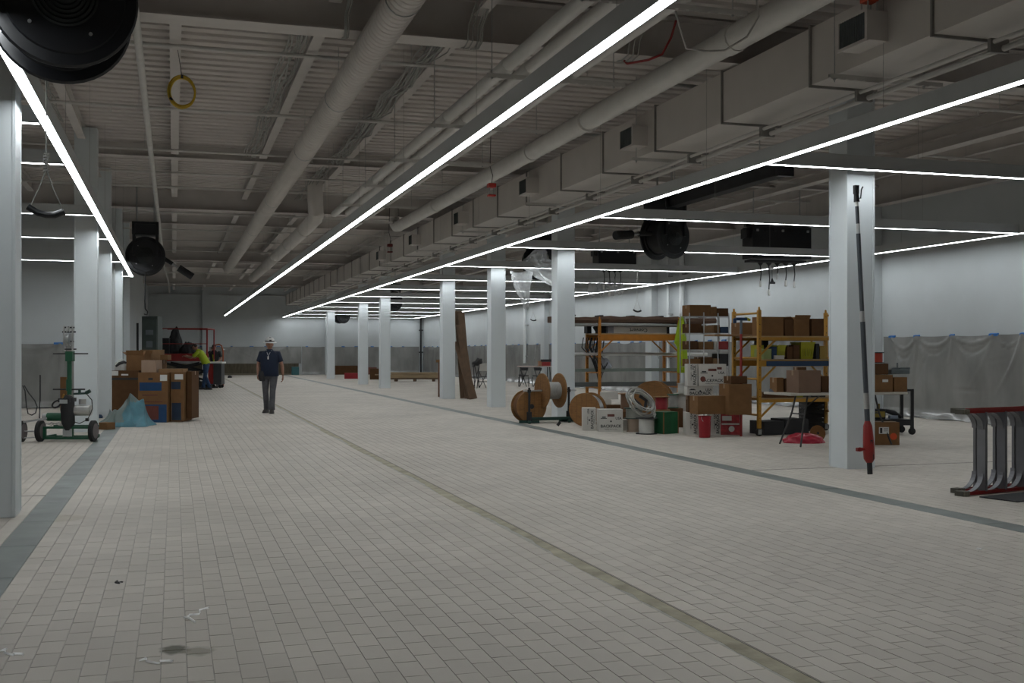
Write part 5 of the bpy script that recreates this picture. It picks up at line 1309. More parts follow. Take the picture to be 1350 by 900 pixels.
MB().cyl(F(98, 541, .05), F(118, 541, .05), .085, 18).cyl(F(117, 541, .05), F(119, 541, .05), .06, 14).cyl(F(107, 533, .05), F(107, 526, .05), .055, 14).build('capstan', M_sil, t, smooth=40)
MB().cyl(F(97, 519), F(116, 518), .016, 8).cyl(F(113, 518), F(119, 515), .028, 10).box(F(105, 516), (.03, .04, .08)).build('lever', M_dgreen, t, smooth=40)
MB().tube([F(115, 520), F(121, 527), F(122, 538), F(119, 546), F(115, 553), F(105, 558), F(98, 556)], .007, 6).build('hose', M_blkm, t, smooth=60)
MB().box(F(115, 553), (.05, .04, .05)).build('plug', M_blk, t, bevel=.005)
pts = [F(78 + 5.5 * cos(q), 532 + 4.2 * sin(q) - 2 * cos(q), -.1) for q in [i * pi / 8 for i in range(16)]]
MB().tube(pts, .014, 8, closed=True).build('foot_pedal_guard', M_blkm, t, smooth=60)
MB().bar(F(83, 531, -.05), F(86, 519, -.05), .03, .02).build('yellow_lever', mat('ochre_lever', (.35, .17, .02), .5), t)
for i in range(3):
    MB().tube([F(60 + 3 * i, 557 + i, -.06), F(70, 560 - i * 2, -.07), F(80, 556 + i * 2, -.07), F(86, 561, -.05)], .006, 5).build('cord', M_cable, t, smooth=60)
# loose loop of cable left of it
t = thing('hanging_cable', 'thin dark cable looping down behind the left edge column', 'cable', Fr(40, 19).loc, CAMZ); G = Fr(40, 19)
MB().tube([G(30, 508), G(33, 515), G(35, 535), G(37, 545), G(42, 547), G(47, 544), G(49, 536), G(46, 528), G(38, 518), G(32, 508)], .010, 6).tube([G(53, 494), G(53, 520), G(52, 555)], .012, 6).build('cable', M_blkm, t, smooth=60)
MB().cyl(G(53, 555) + Vector((0, 0, -.2)), G(53, 494), .008, 6).lathe([(.12, .0), (.10, .02)], 12, Matrix.Translation((G(53, 0).x, 0, 0))).build('stand', M_gal, t)
p = gp(84, 541); Gz = Zof(541)
t = carton((p.x, p.y, 0), (.15, .05, .80), CAMZ, 'upright strip of cardboard behind the green machine post', M_c1, tape=False, name='cardboard_strip')

# ================================================================== CARTON GROUP, left
F = Fr(200, 21.9); k = 1 / F.s
def lbox(u0, u1, vt, vb, y, label, m=M_c1, dp=.5, rz=0, Zb=None, **kw):
    a = F(u0, vb); c = F(u1, vt); w_ = c.x - a.x; z = max(0, a.z); h = c.z - z
    R_ = Matrix.Rotation(CAMZ, 3, 'Z'); q = R_ @ Vector(((a.x + c.x) / 2, y + dp / 2, 0))
    return carton((F.loc[0] + q.x, F.loc[1] + q.y, z + .001), (w_, dp, h), CAMZ + rz, label, m, **kw)
M_bp = mat('blue_print', (.006, .045, .13), .7, var=.1); M_bpd = mat('dark_blue_print', (.008, .022, .05), .7, var=.2)
t = lbox(182, 221, 491, 558.5, 0, 'tall brown carton with blue bands, front one of the left group', M_c1)
w2 = 39 * k / 2; zz = lambda v: F(0, v).z
MB().bx(-w2 + .03, w2 - .12, -.2515, -.2502, zz(515), zz(504)).build('blue_band', M_bp, t)
MB().bx(-w2 + .12, w2 - .02, -.2515, -.2502, zz(557), zz(533)).build('blue_panel', M_bp, t)
MB().bx(-w2 + .14, w2 - .18, -.2535, -.2518, zz(553), zz(535)).build('dark_picture', M_inkb, t)
MB().bx(-.09, -.0, -.2518, -.2502, zz(501), zz(498)).build('hand_slot', M_ink, t)
MB().bx(w2 - .15, w2 - .01, -.2518, -.2502, zz(502), zz(494)).build('label', M_label, t)
MB().bx(-w2 + .08, w2 - .2, -.2520, -.2502, zz(521.5), zz(520)).bx(-w2 + .08, w2 - .1, -.2520, -.2502, zz(530.2), zz(529)).build('print_line', M_inkb, t)
t = lbox(222.5, 239, 491, 556, .12, 'brown carton with dark blue bands, second in the left group', M_c1, dp=.6)
w2 = 16.5 * k / 2
MB().bx(-w2 + .01, w2 - .05, -.3015, -.3002, zz(514), zz(504)).bx(-w2 + .02, w2 - .04, -.3015, -.3002, zz(555), zz(532)).build('dark_band', M_bpd, t)
MB().bx(-w2 + .08, w2 - .0, -.3018, -.3002, zz(501), zz(494)).build('label', M_label, t)
t = lbox(240, 247, 490, 553, .3, 'narrow brown carton at the right end of the left group', M_c2, dp=.5)
t = lbox(139, 175, 489, 552, .35, 'broad brown carton behind the blue tarp', M_c2, dp=.55)
w2 = 36 * k / 2; MB().bx(-w2 + .0, -w2 + .13, -.277, -.2753, zz(500), zz(494)).bx(-.08, .06, -.277, -.2753, zz(500), zz(498)).build('label', M_label, t)
MB().bx(-w2, w2, -.2775, -.2753, zz(506), zz(503)).build('dark_strap', M_ink, t)
lbox(176, 181, 489, 552, .45, 'very narrow dark carton between the broad and the blue banded cartons', M_ink if False else M_c2, dp=.4, tape=False)
z1 = F(0, 489).z
lbox(156, 180, 468, 488.9, .45, 'open brown carton on top of the broad carton', M_c1, dp=.4, open_=True)
lbox(183, 203, 475, 490.8, .15, 'pale plain carton on top of the front blue banded carton', mat('kraft_pale', (.33, .23, .165), .8), dp=.35)
lbox(205, 237, 486.5, 490.8, .20, 'flat tan carton lying across the two blue banded cartons', M_c3, dp=.35, tape=False)
lbox(163, 190, 461, 474.8, .98, 'pale carton farther back above the left group', M_c3, dp=.3, tape=False)
# stand for that one: stack behind
lbox(163, 192, 475, 556, .95, 'tall plain carton hidden mostly behind the left group', M_c2, dp=.4)
lbox(184, 200, 468, 474.8, 1.0, 'small brown carton at the back of the left group top', M_c1, dp=.25, tape=False)
qs = world(F, 147, 0, .55)
t = heap((qs[0], qs[1], F(0, 489).z + .008), .125, .12, .21, mat('white_sack', (.52, .52, .50), .6, var=.1), 'white plastic sack on the left top of the broad carton', 'plastic_sack', 'bag', 8)
c_ = t.location.copy()
tag(MB().tube([(-.10, -.16, .06), (-.03, -.17, .12), (.06, -.16, .15), (.1, -.14, .13)], [.02, .03, .03, .02], 8).build('black_glove', M_blkm, loc=(c_[0], c_[1], c_[2] + .02), smooth=50), 'black glove lying on the white sack', 'glove')
# tarp: folded cloth with one high peak
M_tarp = mat('turquoise_tarp', (.075, .19, .235), .55, var=.35, scale=3, spec=.4)
M_tarpg = mat('tarp_underside', (.135, .175, .165), .6, var=.2, scale=3)
G = Fr(166, 20.9)
t = thing('blue_tarp', 'crumpled turquoise tarp draped into a peak before the left cartons', 'tarp', G.loc, CAMZ)
def hgt(u, y):
    # ridge profile along the picture, falling off toward the camera
    pk = [(128, .18), (136, .30), (146, .25), (154, .30), (163, .46), (172, .59), (180, .53), (187, .42), (193, .33), (198, .22), (202, .1)]
    for (a, ha), (c, hc) in zip(pk[:-1], pk[1:]):
        if a <= u <= c: q = (u - a) / (c - a); q = q * q * (3 - 2 * q); return ha + (hc - ha) * q
    return 0.02
nx, ny = 64, 26; vs = []; fs = []
for j in range(ny + 1):
    yy = -.38 + .72 * j / ny; f_ = j / ny
    for i in range(nx + 1):
        u = 131 + 68 * i / nx
        base_h = hgt(u + 4 * sin(f_ * 5), yy)
        env = min(1, f_ / .62) ** (.85 + .2 * sin(u * .11) ** 2) if f_ < .62 else 1 - ((f_ - .62) / .38) ** 2 * .8
        fold = .03 * sin(i * .30 + f_ * 6) + .018 * sin(i * .62 - f_ * 7)
        z = max(.004, base_h * env + fold * (0.3 + env) * (env > .02) - .0)
        z *= min(1, 6 * min(i, nx - i) / nx + .03)
        vs.append(((u - 166) / G.s + .03 * sin(f_ * 9 + i * .3), yy + .03 * sin(i * .4), max(z, .004)))
for j in range(ny):
    for i in range(nx): fs.append((j * (nx + 1) + i, j * (nx + 1) + i + 1, (j + 1) * (nx + 1) + i + 1, (j + 1) * (nx + 1) + i))
b = MB(); b.add(vs, fs); o = b.build('tarp_cloth', [M_tarp, M_tarpg], t, smooth=70)
for p_ in o.data.polygons:
    c = p_.center; 
    if c.x * G.s + 166 < 176 + 10 * sin(c.y * 9) and c.z > .09 + .1 * sin(c.x * 8) * .3: p_.material_index = 1
d = (.24, .2, .12); carton(ctr(141, 566, d, CAMZ + .5), d, CAMZ - .45, 'small low carton with worn top in front of the tarp', M_c1, tape=False)
heap((*gp(131, 551)[:2], .001), .07, .06, .08, M_blue, 'dark blue rag at the left foot of the tarp', 'rag', 'rag', 12, sub=3)

# ================================================================== CABINET, LIFT, CARTS far left
p = pz(200, 0, 35.0)
t = thing('electrical_cabinet', 'tall grey-green electrical cabinet behind the left cartons', 'cabinet', (p.x, p.y, 0), CAMZ)
M_cab = mat('cabinet_green', (.055, .072, .065), .5, var=.08)
MB().bx(-.25, .25, -.2, .3, 0, H(417, 35)).build('body', M_cab, t, bevel=.01)
MB().bx(-.225, .225, -.222, -.2015, .1, 2.45).build('door', M_cab, t, bevel=.006)
MB().bx(.12, .16, -.24, -.222, 1.2, 1.4).build('handle', M_gal, t); MB().bx(-.10, .10, -.2245, -.2225, 1.55, 1.75).build('notice', mat('dull_label', (.14, .16, .18), .6), t); MB().bx(-.12, .12, -.2245, -.2225, 1.95, 2.1).build('notice', MATS['dull_label'], t)
tag(MB().bx(-.03, .03, 0, .05, 0, 2.3).build('dark_strip', M_blkm, loc=(*pz(181, 0, 34)[:2], 0), rot=(0, 0, CAMZ)), 'narrow dark vertical strip left of the electrical cabinet', 'strip')
t = thing('hook_cord', 'dark cord with hook hanging from the second hose reel', 'cord', (p2.x, p2.y - .3, 0))
MB().tube([(0, 0, 3.3), (-.01, 0, 2.6), (.0, 0, 2.42)], .018, 6).tube([(0, 0, 2.42), (.05, 0, 2.36), (.04, 0, 2.28), (-.03, 0, 2.3)], .016, 6).build('cord_line', M_blkm, t, smooth=60)
F = Fr(240, 42.5)
t = thing('red_lift', 'red scissor lift with guard rails and dark clutter on its platform', 'lift', F.loc, CAMZ)
def rail_(pts, r_=.022, n='guard_rail'): return MB().tube([F(u, v, y) for u, v, y in pts], r_, 8).build(n, M_redp, t, smooth=40)
rail_([(209, 433, 0), (273, 433, 0)]); rail_([(209, 433, 1.1), (272, 433.5, 1.1)]); rail_([(273, 433, 0), (273, 462, 0), (273, 474, 0)], .035); rail_([(213, 433, 0), (213, 470, 0)], .03); rail_([(209, 453, 0), (273, 453, 0)], .015); rail_([(273, 433, 0), (272.5, 433.5, 1.1)]); rail_([(272, 433, 1.1), (272, 474, 1.1)], .025)
b = MB(); a = F(210, 476); c = F(264, 466); b.bx(a.x, c.x, 0, 1.15, a.z, c.z); b.build('platform', M_redp, t, bevel=.01)
text('LIFT', .16, mat('dull_label', (.14, .16, .18), .6), t, (F(228, 0).x, -.003, (a.z + c.z) / 2), (pi / 2, 0, 0)) if False else None
b = MB()
for i in range(2):
    z0, z1 = F(0, 502 - i * 12).z, F(0, 490 - i * 12).z
    for y in (.1, 1.0): b.bar((F(214, 0).x, y, z0), (F(262, 0).x, y, z1), .04, .08); b.bar((F(214, 0).x, y + .05, z1), (F(262, 0).x, y + .05, z0), .04, .08)
b.build('scissor_arms', M_blkm, t)
MB().bx(F(212, 0).x, F(268, 0).x, 0, 1.15, .14, F(0, 503).z + .0).build('chassis', M_blkm, t, bevel=.02)
for u in (218, 262):
    for y in (.0, 1.15): MB().lathe([(.13, -.05), (.15, -.03), (.15, .03), (.13, .05)], 16, Matrix.Translation((F(u, 0).x, y, .15)) @ Matrix.Rotation(pi / 2, 4, 'X')).build('wheel', M_rub, t, smooth=40)
fx = lambda u, v, y: F(u, v, y)
zp = F(0, 466).z + .003
q = world(F, 226, 0, .5)
heap((q[0], q[1], zp), .26, .2, .95, M_blkm, 'tall dark jacket-covered heap on the red lift platform', 'covered_gear', 'gear', 21)
q = world(F, 244, 0, .5); heap((q[0], q[1], zp), .32, .25, .42, M_blkm, 'low dark tool heap in the middle of the red lift platform', 'tool_heap', 'gear', 22)
q = world(F, 216, 0, .3); carton((q[0], q[1], zp), (.3, .3, .6), CAMZ, 'black case upright at the left of the red lift platform', M_blkm, tape=False)
for i, (u, w_, vt, z_) in enumerate(((244, .22, 470, 0), (253, .2, 484, 0))):
    pass
# cart with white lid
F = Fr(284, 43.0)
t = thing('tool_cart', 'dark tool cart with white top and red side behind the workers', 'cart', F.loc, CAMZ)
a = F(277, 506); c = F(295, 479)
MB().bx(F(283, 0).x, F(293.5, 0).x, -.2, .3, .14, c.z).build('cart_body', mat('cart_dark', (.035, .037, .04), .4), t, bevel=.01); MB().bx(F(276, 0).x, F(282.8, 0).x, -.18, .3, .16, c.z - .02).build('red_side', M_redp, t, bevel=.01)
MB().bx(F(274, 0).x, F(295, 0).x, -.24, .34, c.z + .001, c.z + .07).build('top', M_label, t, bevel=.01)
for u in (280, 291):
    for y in (-.1, .2): MB().lathe([(.05, -.02), (.065, -.01), (.065, .01), (.05, .02)], 14, Matrix.Translation((F(u, 0).x, y, .066)) @ Matrix.Rotation(pi / 2, 4, 'X')).cyl((F(u, 0).x, y, .1), (F(u, 0).x, y, .16), .015, 6).build('caster', M_rub, t)
p = gp(303, 498); tag(MB().lathe([(.02, 0), (.12, 0), (.10, .10), (.04, .14)], 14).build('black_cone_base', M_blkm, loc=(p.x, p.y, .001), smooth=40), 'small dark object alone on the floor right of the tool cart', 'object')
tag(MB().bar((-.9, 0, .03), (.9, .5, .03), .10, .05).build('black_bar', M_blkm, loc=(*gp(252, 512)[:2], .0), rot=(0, 0, CAMZ)), 'dark bar on the floor at the feet of the bent worker', 'bar')

# ================================================================== FAR RIGHT BAY
# leaning planks
M_plank = mat('brown_plank', (.105, .062, .034), .8, var=.2, stretch=(1, 1, .15), scale=12)
for i, (ub, ut, vt, yy, lb) in enumerate(((612, 604, 410, 0, 'nearest leaning brown plank, leftmost of four'), (617, 608, 412, .1, 'second leaning brown plank from the left'), (621, 606, 428, .2, 'third leaning brown plank from the left'), (624, 603, 450, .3, 'shortest leaning brown plank, rightmost at the foot'))):
    Zb = 33.0 - i * .15
    a = pz(ub, 0, Zb); c = pz(ut, vt, 33.6 - i * .12)
    t = thing('plank', lb + ', against the pale column', 'plank', (a.x, a.y, 0)); dv = Vector((c.x - a.x, c.y - a.y, c.z))
    MB().bar((0, 0, .02), dv, .24 if i != 1 else .2, .045, up=(0, 1, 0)).build('board', M_plank, t, bevel=.004)
p = gp(579, 523)
t = thing('upright_stick', 'thin reddish upright stick left of the column by the planks', 'stick', (p.x, p.y, 0))
MB().bx(-.035, .035, -.02, .02, 0, 1.08).build('stick', mat('reddish_wood', (.14, .07, .045), .8), t); MB().bx(-.10, .04, -.03, .03, 1.081, 1.16).build('head', M_c1, t)
# lumber
Zl = Zof(502.5)
M_lum = mat('pale_lumber', (.34, .25, .15), .8, var=.2, stretch=(.2, 1, 1), scale=8)
t = thing('lumber_stack', 'low stack of pale boards on the floor between the distant columns', 'lumber', pz(547, 0, Zl).xy.to_3d(), CAMZ)
for q, (x0, x1, z0, z1) in enumerate(((-1.2, 1.15, .10, .16), (-1.15, 1.2, .165, .23), (-1.2, 1.1, .235, .29), (-1.1, 1.2, .295, .37), (-1.9, -.2, .295, .34), (-1.3, 1.1, .375, .43))):
    MB().bx(x0, x1, -.3 + .03 * q, .3 - .02 * q, z0, z1).build('board', M_lum if q not in (0,) else M_plank, t)
for x in (-.9, .0, .9): MB().bx(x - .06, x + .06, -.3, .3, 0, .10).build('bearer', M_plank, t)
for i, (u, v, w_, h, m, lb) in enumerate(((466, 499, .9, .30, M_redw, 'low reddish bundle beside the distant column, left of the lumber'), (496, 500, .6, .55, M_c2, 'brown carton between distant columns left of the lumber'), (448, 492, 1.8, .55, M_c2, 'brown low heap of cartons at the foot of the back wall'), (480, 493, 1.1, .45, mat('red_brown', (.16, .06, .045), .8), 'red-brown heap at the foot of the back wall'))):
    p = gp(u, v); carton((p.x, min(p.y, YB - .6), 0), (w_, .4, h), CAMZ if p.y < 60 else 0, lb, m, tape=False)
p = gp(381, 492.5); tag(MB().bx(-.22, .22, -.2, .2, 0, .5).build('teal_bin', mat('teal', (.03, .12, .13), .6), loc=(p.x, min(p.y, YB - .5), 0), bevel=.02), 'teal bin against the back wall right of the walking man', 'bin')
# stool with jacket, frames
Zc = Zof(511)
F = Fr(629, 42.5)
def tubes(t, segs, r_, m, n):
    for s_ in segs: MB().tube([F(*q) for q in s_], r_, 6).build(n, m, t)
t = thing('folding_chair', 'folding chair with a black jacket over its back, right of the planks', 'chair', F.loc, CAMZ)
tubes(t, [[(624, 480, 0), (626, 511.5, 0)], [(632, 480, 0), (629, 511.5, -.1)], [(625, 480, .35), (632, 511, .4)], [(631, 484, .3), (624, 511, .35)]], .016, M_blkm, 'leg')
MB().bx(F(623, 0).x, F(634, 0).x, -.05, .35, .42, .45).build('seat', M_blkm, t)
c = F(629, 476); bm = bmesh.new(); bmesh.ops.create_icosphere(bm, subdivisions=3, radius=1)
for v_ in bm.verts: n_ = 1 + .2 * sin(v_.co.x * 6) * sin(v_.co.z * 5); v_.co = Vector((v_.co.x * .21 * n_ + c.x + .05 * v_.co.z, v_.co.y * .14 * n_, v_.co.z * .15 * n_ + c.z - .02 - .08 * (v_.co.x < -.2)))
me = bpy.data.meshes.new('jacket'); bm.to_mesh(me); bm.free(); me.materials.append(M_ink); link('jacket', me, t)
for i, (u, lb) in enumerate(((637, 'pale backed folding chair beside the one with the jacket'),)):
    F = Fr(u, 43.2); t = thing('folding_chair', lb, 'chair', F.loc, CAMZ)
    MB().bx(-.17, .20, .30, .33, F(0, 489).z, F(0, 479).z).build('backrest', M_cw, t, bevel=.01)
    MB().bx(-.2, .22, -.1, .3, .42, .45).build('seat', M_blkm, t)
    tubes(t, [[(u - 6, 489, .32), (u + 4, 511, -.1)], [(u + 6, 489, .32), (u - 5, 511, -.1)], [(u - 6, 489, .32), (u - 6, 511, .35)], [(u + 6, 489, .32), (u + 6, 511, .35)], [(u - 6, 503, .0), (u + 6, 503, .0)]], .015, M_blkm, 'leg')
# far folding table with things on it
F = Fr(706, 45.5)
t = thing('folding_table', 'far folding table with pinkish top before the sheeted right wall', 'table', F.loc, CAMZ)
MB().bx(F(682, 0).x, F(728, 0).x, -.35, .35, .79, .83).build('tabletop', mat('pinkish_top', (.42, .33, .30), .6), t)
tubes(t, [[(686, 483, -.3), (684, 508, -.3)], [(686, 483, .3), (690, 507, .3)], [(724, 483, -.3), (727, 508, -.3)], [(722, 483, .3), (722, 507, .3)], [(684, 494, -.3), (690, 494, .3)]], .02, M_blkm, 'leg')
for i, u in enumerate((690, 708)):
    Fb = Fr(u, 44.2); c = thing('folding_chair', '%s dark folding chair in front of the far folding table' % ('left', 'right')[i], 'chair', Fb.loc, CAMZ); Fo = F; F = Fb
    tubes(c, [[(u - 4, 485, .0), (u + 4, 509, -.4)], [(u + 6, 485, 0), (u - 5, 509, -.4)], [(u - 6, 497, 0), (u - 6, 509.5, 0)], [(u + 7, 497, 0), (u + 7, 509.5, 0)]], .018, M_blkm, 'leg')
    MB().bx(F(u - 6, 0).x, F(u + 7, 0).x, -.3, .05, .44, .475).build('seat', M_blkm, c); MB().bx(F(u - 4, 0).x, F(u + 6, 0).x, -.01, .02, .66, .78).build('backrest', M_blkm, c)
    F = Fo
q = world(F, 712, 0, 0); spool((q[0], q[1], .832), .12, .20, .09, M_c3, mat('peach', (.42, .22, .13), .6), 'peach coloured small tub on the far folding table')
q = world(F, 720, 0, .05); carton((q[0], q[1], .832), (.35, .3, .16), CAMZ, 'red and dark carton on the far folding table', M_redp, tape=False)
q = world(F, 720, 0, .05); carton((q[0], q[1], .998), (.45, .25, .10), CAMZ, 'black tray atop the red carton on the far folding table', M_blkm, tape=False)

# ================================================================== SCRAPS on the floor
M_scrap = mat('white_scrap', (.85, .85, .83), .4, var=.1)
def scrap(u0, v0, u1, v1, label, w_=.02, hook=None, m=M_scrap):
    a = gp(u0, v0); c = gp(u1, v1); n = 16; vs = []; fs = []
    for i in range(n + 1):
        f_ = i / n; p = a.lerp(c, f_) + Vector((.012 * sin(f_ * 14), .03 * sin(f_ * 9), 0)); z = .003 + .006 * abs(sin(f_ * 11)); ww = w_ * (.5 + .6 * abs(sin(f_ * 5 + 1)))
        vs += [(p.x - a.x, p.y - a.y - ww, .002), (p.x - a.x, p.y - a.y, z + .002), (p.x - a.x + .005, p.y - a.y + ww, .003)]
    for i in range(n):
        for k_ in range(2): fs.append((i * 3 + k_, i * 3 + k_ + 1, i * 3 + k_ + 4, i * 3 + k_ + 3))
    b = MB(); b.add(vs, fs)
    if hook: 
        for (du, dv) in hook:
            q = gp(u0 + du, v0 + dv) - a; b.tube([(0, 0, .008), (q.x * .5, q.y * .5, .014), (q.x, q.y, .006)], .006, 5)
    return tag(b.build('plastic_scrap', m, loc=(a.x, a.y, 0), smooth=60), label, 'scrap')
scrap(243, 815, 272, 803, 'torn white plastic strip on the floor above the damp stain', hook=[(14, 6)])
scrap(183, 871, 224, 874, 'longest white plastic scrap on the floor below the damp stain', .014)
scrap(0, 858, 27, 865, 'white plastic scrap at the lower left corner', .018)
scrap(151, 768, 159, 769, 'tiny dark scrap on the tiles left of the torn strip', .008, m=M_ink)
tag(MB().lathe([(.002, 0), (.016, .0), (.016, .01), (.004, .012)], 10).build('bottle_top', M_scrap, loc=gp(1291, 724)), 'tiny white bottle top on the tiles below the ladder', 'scrap')
# ================================================================== PEOPLE
M_skin = mat('skin', (.30, .15, .10), .55, var=.06, scale=9)
M_navy = mat('navy_shirt', (.008, .016, .038), .85, var=.15)
M_jean = mat('grey_jeans', (.085, .085, .095), .85, var=.2, scale=10)
M_bjean = mat('blue_jeans', (.018, .045, .105), .85, var=.2, scale=10)
M_boot = mat('boot', (.028, .024, .02), .6, var=.15)
M_hat = mat('hard_hat', (.62, .62, .60), .3, var=.03)
M_hair = mat('dark_hair', (.015, .012, .010), .7, var=.2)
M_lime = mat('lime_shirt', (.33, .43, .015), .75, var=.1)

def skin_mesh(nodes, edges, root):
    ids = list(nodes); me = bpy.data.meshes.new('s')
    me.from_pydata([nodes[k][0] for k in ids], [(ids.index(a), ids.index(b)) for a, b in edges], [])
    o = bpy.data.objects.new('s', me); COL.objects.link(o)
    m = o.modifiers.new('skin', 'SKIN'); m.use_smooth_shade = True
    sd = me.skin_vertices[0].data
    for i, k in enumerate(ids):
        r = nodes[k][1]; sd[i].radius = r if hasattr(r, '__len__') else (r, r); sd[i].use_root = (k == root)
    s = o.modifiers.new('sub', 'SUBSURF'); s.levels = 2; s.render_levels = 2
    bpy.context.view_layer.update()
    out = bpy.data.meshes.new_from_object(o.evaluated_get(bpy.context.evaluated_depsgraph_get()))
    bpy.data.objects.remove(o)
    return out
def merge(name, meshes, m, parent):
    bm = bmesh.new()
    for me in meshes: bm.from_mesh(me)
    out = bpy.data.meshes.new(name); bm.to_mesh(out); bm.free(); out.materials.clear(); out.materials.append(m)
    out.polygons.foreach_set('use_smooth', [True] * len(out.polygons)); out.polygons.foreach_set('material_index', [0] * len(out.polygons))
    return link(name, out, parent)
def mb_mesh(b):
    me = bpy.data.meshes.new('m'); me.from_pydata(b.v, [], b.f); return me
def loft(rings, seg=20):      # rings: (centre, rx, ry, axis-x vector, axis-y vector)
    b = MB(); vs = []; fs = []
    for c, rx_, ry_, ax, ay in rings:
        for i in range(seg):
            a = 2 * pi * i / seg; ca, sa = cos(a), sin(a)
            ex = abs(ca) ** .85 * (1 if ca > 0 else -1); ey = abs(sa) ** .85 * (1 if sa > 0 else -1)
            vs.append(Vector(c) + Vector(ax) * rx_ * ex + Vector(ay) * ry_ * ey)
    n = len(rings)
    for j in range(n - 1):
        for i in range(seg): fs.append((j * seg + i, j * seg + (i + 1) % seg, (j + 1) * seg + (i + 1) % seg, (j + 1) * seg + i))
    fs += [tuple(range(seg))[::-1], tuple((n - 1) * seg + i for i in range(seg))]
    b.add(vs, fs); return b
def head_mesh(c, fwd, up, s=1.0):
    """skull with brow, nose, chin and ears; fwd = where the face looks"""
    fwd = Vector(fwd).normalized(); up = Vector(up).normalized(); x = fwd.cross(up).normalized(); up = x.cross(fwd)
    bm = bmesh.new(); bmesh.ops.create_icosphere(bm, subdivisions=4, radius=1)
    for v in bm.verts:
        p = v.co; X, Y, Z_ = p.x * .078, p.y * .098, p.z * .118          # local: y forward
        if Z_ < 0: X *= 1 - .32 * (-p.z) ** 1.4; Y *= 1 - .10 * (-p.z)
        if p.y > 0 and Z_ < -.03: Y += .012 * (1 - abs(p.x))
        n = math.exp(-((X / .011) ** 2) - ((Z_ + .012) / .020) ** 2) * (p.y > .3); Y += .026 * n        # nose
        e = (math.exp(-(((abs(X) - .030) / .014) ** 2) - ((Z_ - .012) / .010) ** 2)) * (p.y > .3); Y -= .012 * e  # sockets
        m = math.exp(-((X / .022) ** 2) - ((Z_ + .052) / .005) ** 2) * (p.y > .3); Y -= .005 * m
        v.co = (x * X + fwd * Y + up * Z_) * s
    bmesh.ops.translate(bm, verts=bm.verts, vec=Vector(c))
    for sx in (-1, 1):
        r = bmesh.ops.create_icosphere(bm, subdivisions=2, radius=1)
        for v in r['verts']: v.co = Vector(c) + (x * (sx * .078 + v.co.x * .010) + fwd * (v.co.y * .018 - .005) + up * (v.co.z * .030 - .005)) * s
    me = bpy.data.meshes.new('h'); bm.to_mesh(me); bm.free(); return me, x, fwd, up
def hand_mesh(w_, d, pn, s=1.0, curl=.5, thumb=1):
    """w_ wrist, d direction of fingers, pn palm normal"""
    d = Vector(d).normalized(); pn = Vector(pn).normalized(); sd = d.cross(pn).normalized(); w_ = Vector(w_); b = MB()
    b2 = loft([(w_ - d * .01, .026, .020, sd, pn), (w_ + d * .02, .032, .019, sd, pn), (w_ + d * .06, .042, .016, sd, pn), (w_ + d * .095, .040, .013, sd, pn)], 12)
    b.add(b2.v, b2.f)
    for i, ln in enumerate((.062, .075, .070, .055)):
        k0 = w_ + d * .088 + sd * (-.030 + i * .020); a1 = curl * .5; a2 = curl * 1.2; a3 = curl * 1.7
        p1 = k0 + (d * cos(a1) + pn * sin(a1)) * ln * .45; p2_ = p1 + (d * cos(a2) + pn * sin(a2)) * ln * .32; p3_ = p2_ + (d * cos(a3) + pn * sin(a3)) * ln * .25
        b.tube([k0 - d * .012, k0, p1, p2_, p3_], [.009, .0095, .0088, .008, .006], 8)
    k0 = w_ + d * .025 - sd * .026 * thumb; b.tube([k0, k0 + d * .025 - sd * .020 * thumb + pn * .01, k0 + d * .052 - sd * .024 * thumb + pn * .02, k0 + d * .072 - sd * .020 * thumb + pn * .026], [.013, .012, .010, .007], 8)
    return mb_mesh(b)
def boot(parent, ankle, toe, m=M_boot, name='boot'):
    a = Vector(ankle); f = Vector(toe) - a; f.z = 0; f.normalize(); x = f.cross(Vector((0, 0, 1)))
    z = Vector((0, 0, 1)); g = Vector((a.x, a.y, 0))
    b = loft([(g + z * .19 - f * .02, .052, .058, x, f), (g + z * .10 - f * .01, .048, .066, x, f), (g + z * .075 + f * .03, .050, .105, x, f), (g + z * .035 + f * .055, .055, .142, x, f), (g + z * .022 + f * .06, .056, .145, x, f)], 18)
    o = b.build(name, m, parent, smooth=60)
    s_ = loft([(g + z * .021 + f * .06, .058, .148, x, f), (g + z * .0005 + f * .06, .056, .146, x, f)], 18); s_.build('sole', M_rub, o, smooth=30)
    return o
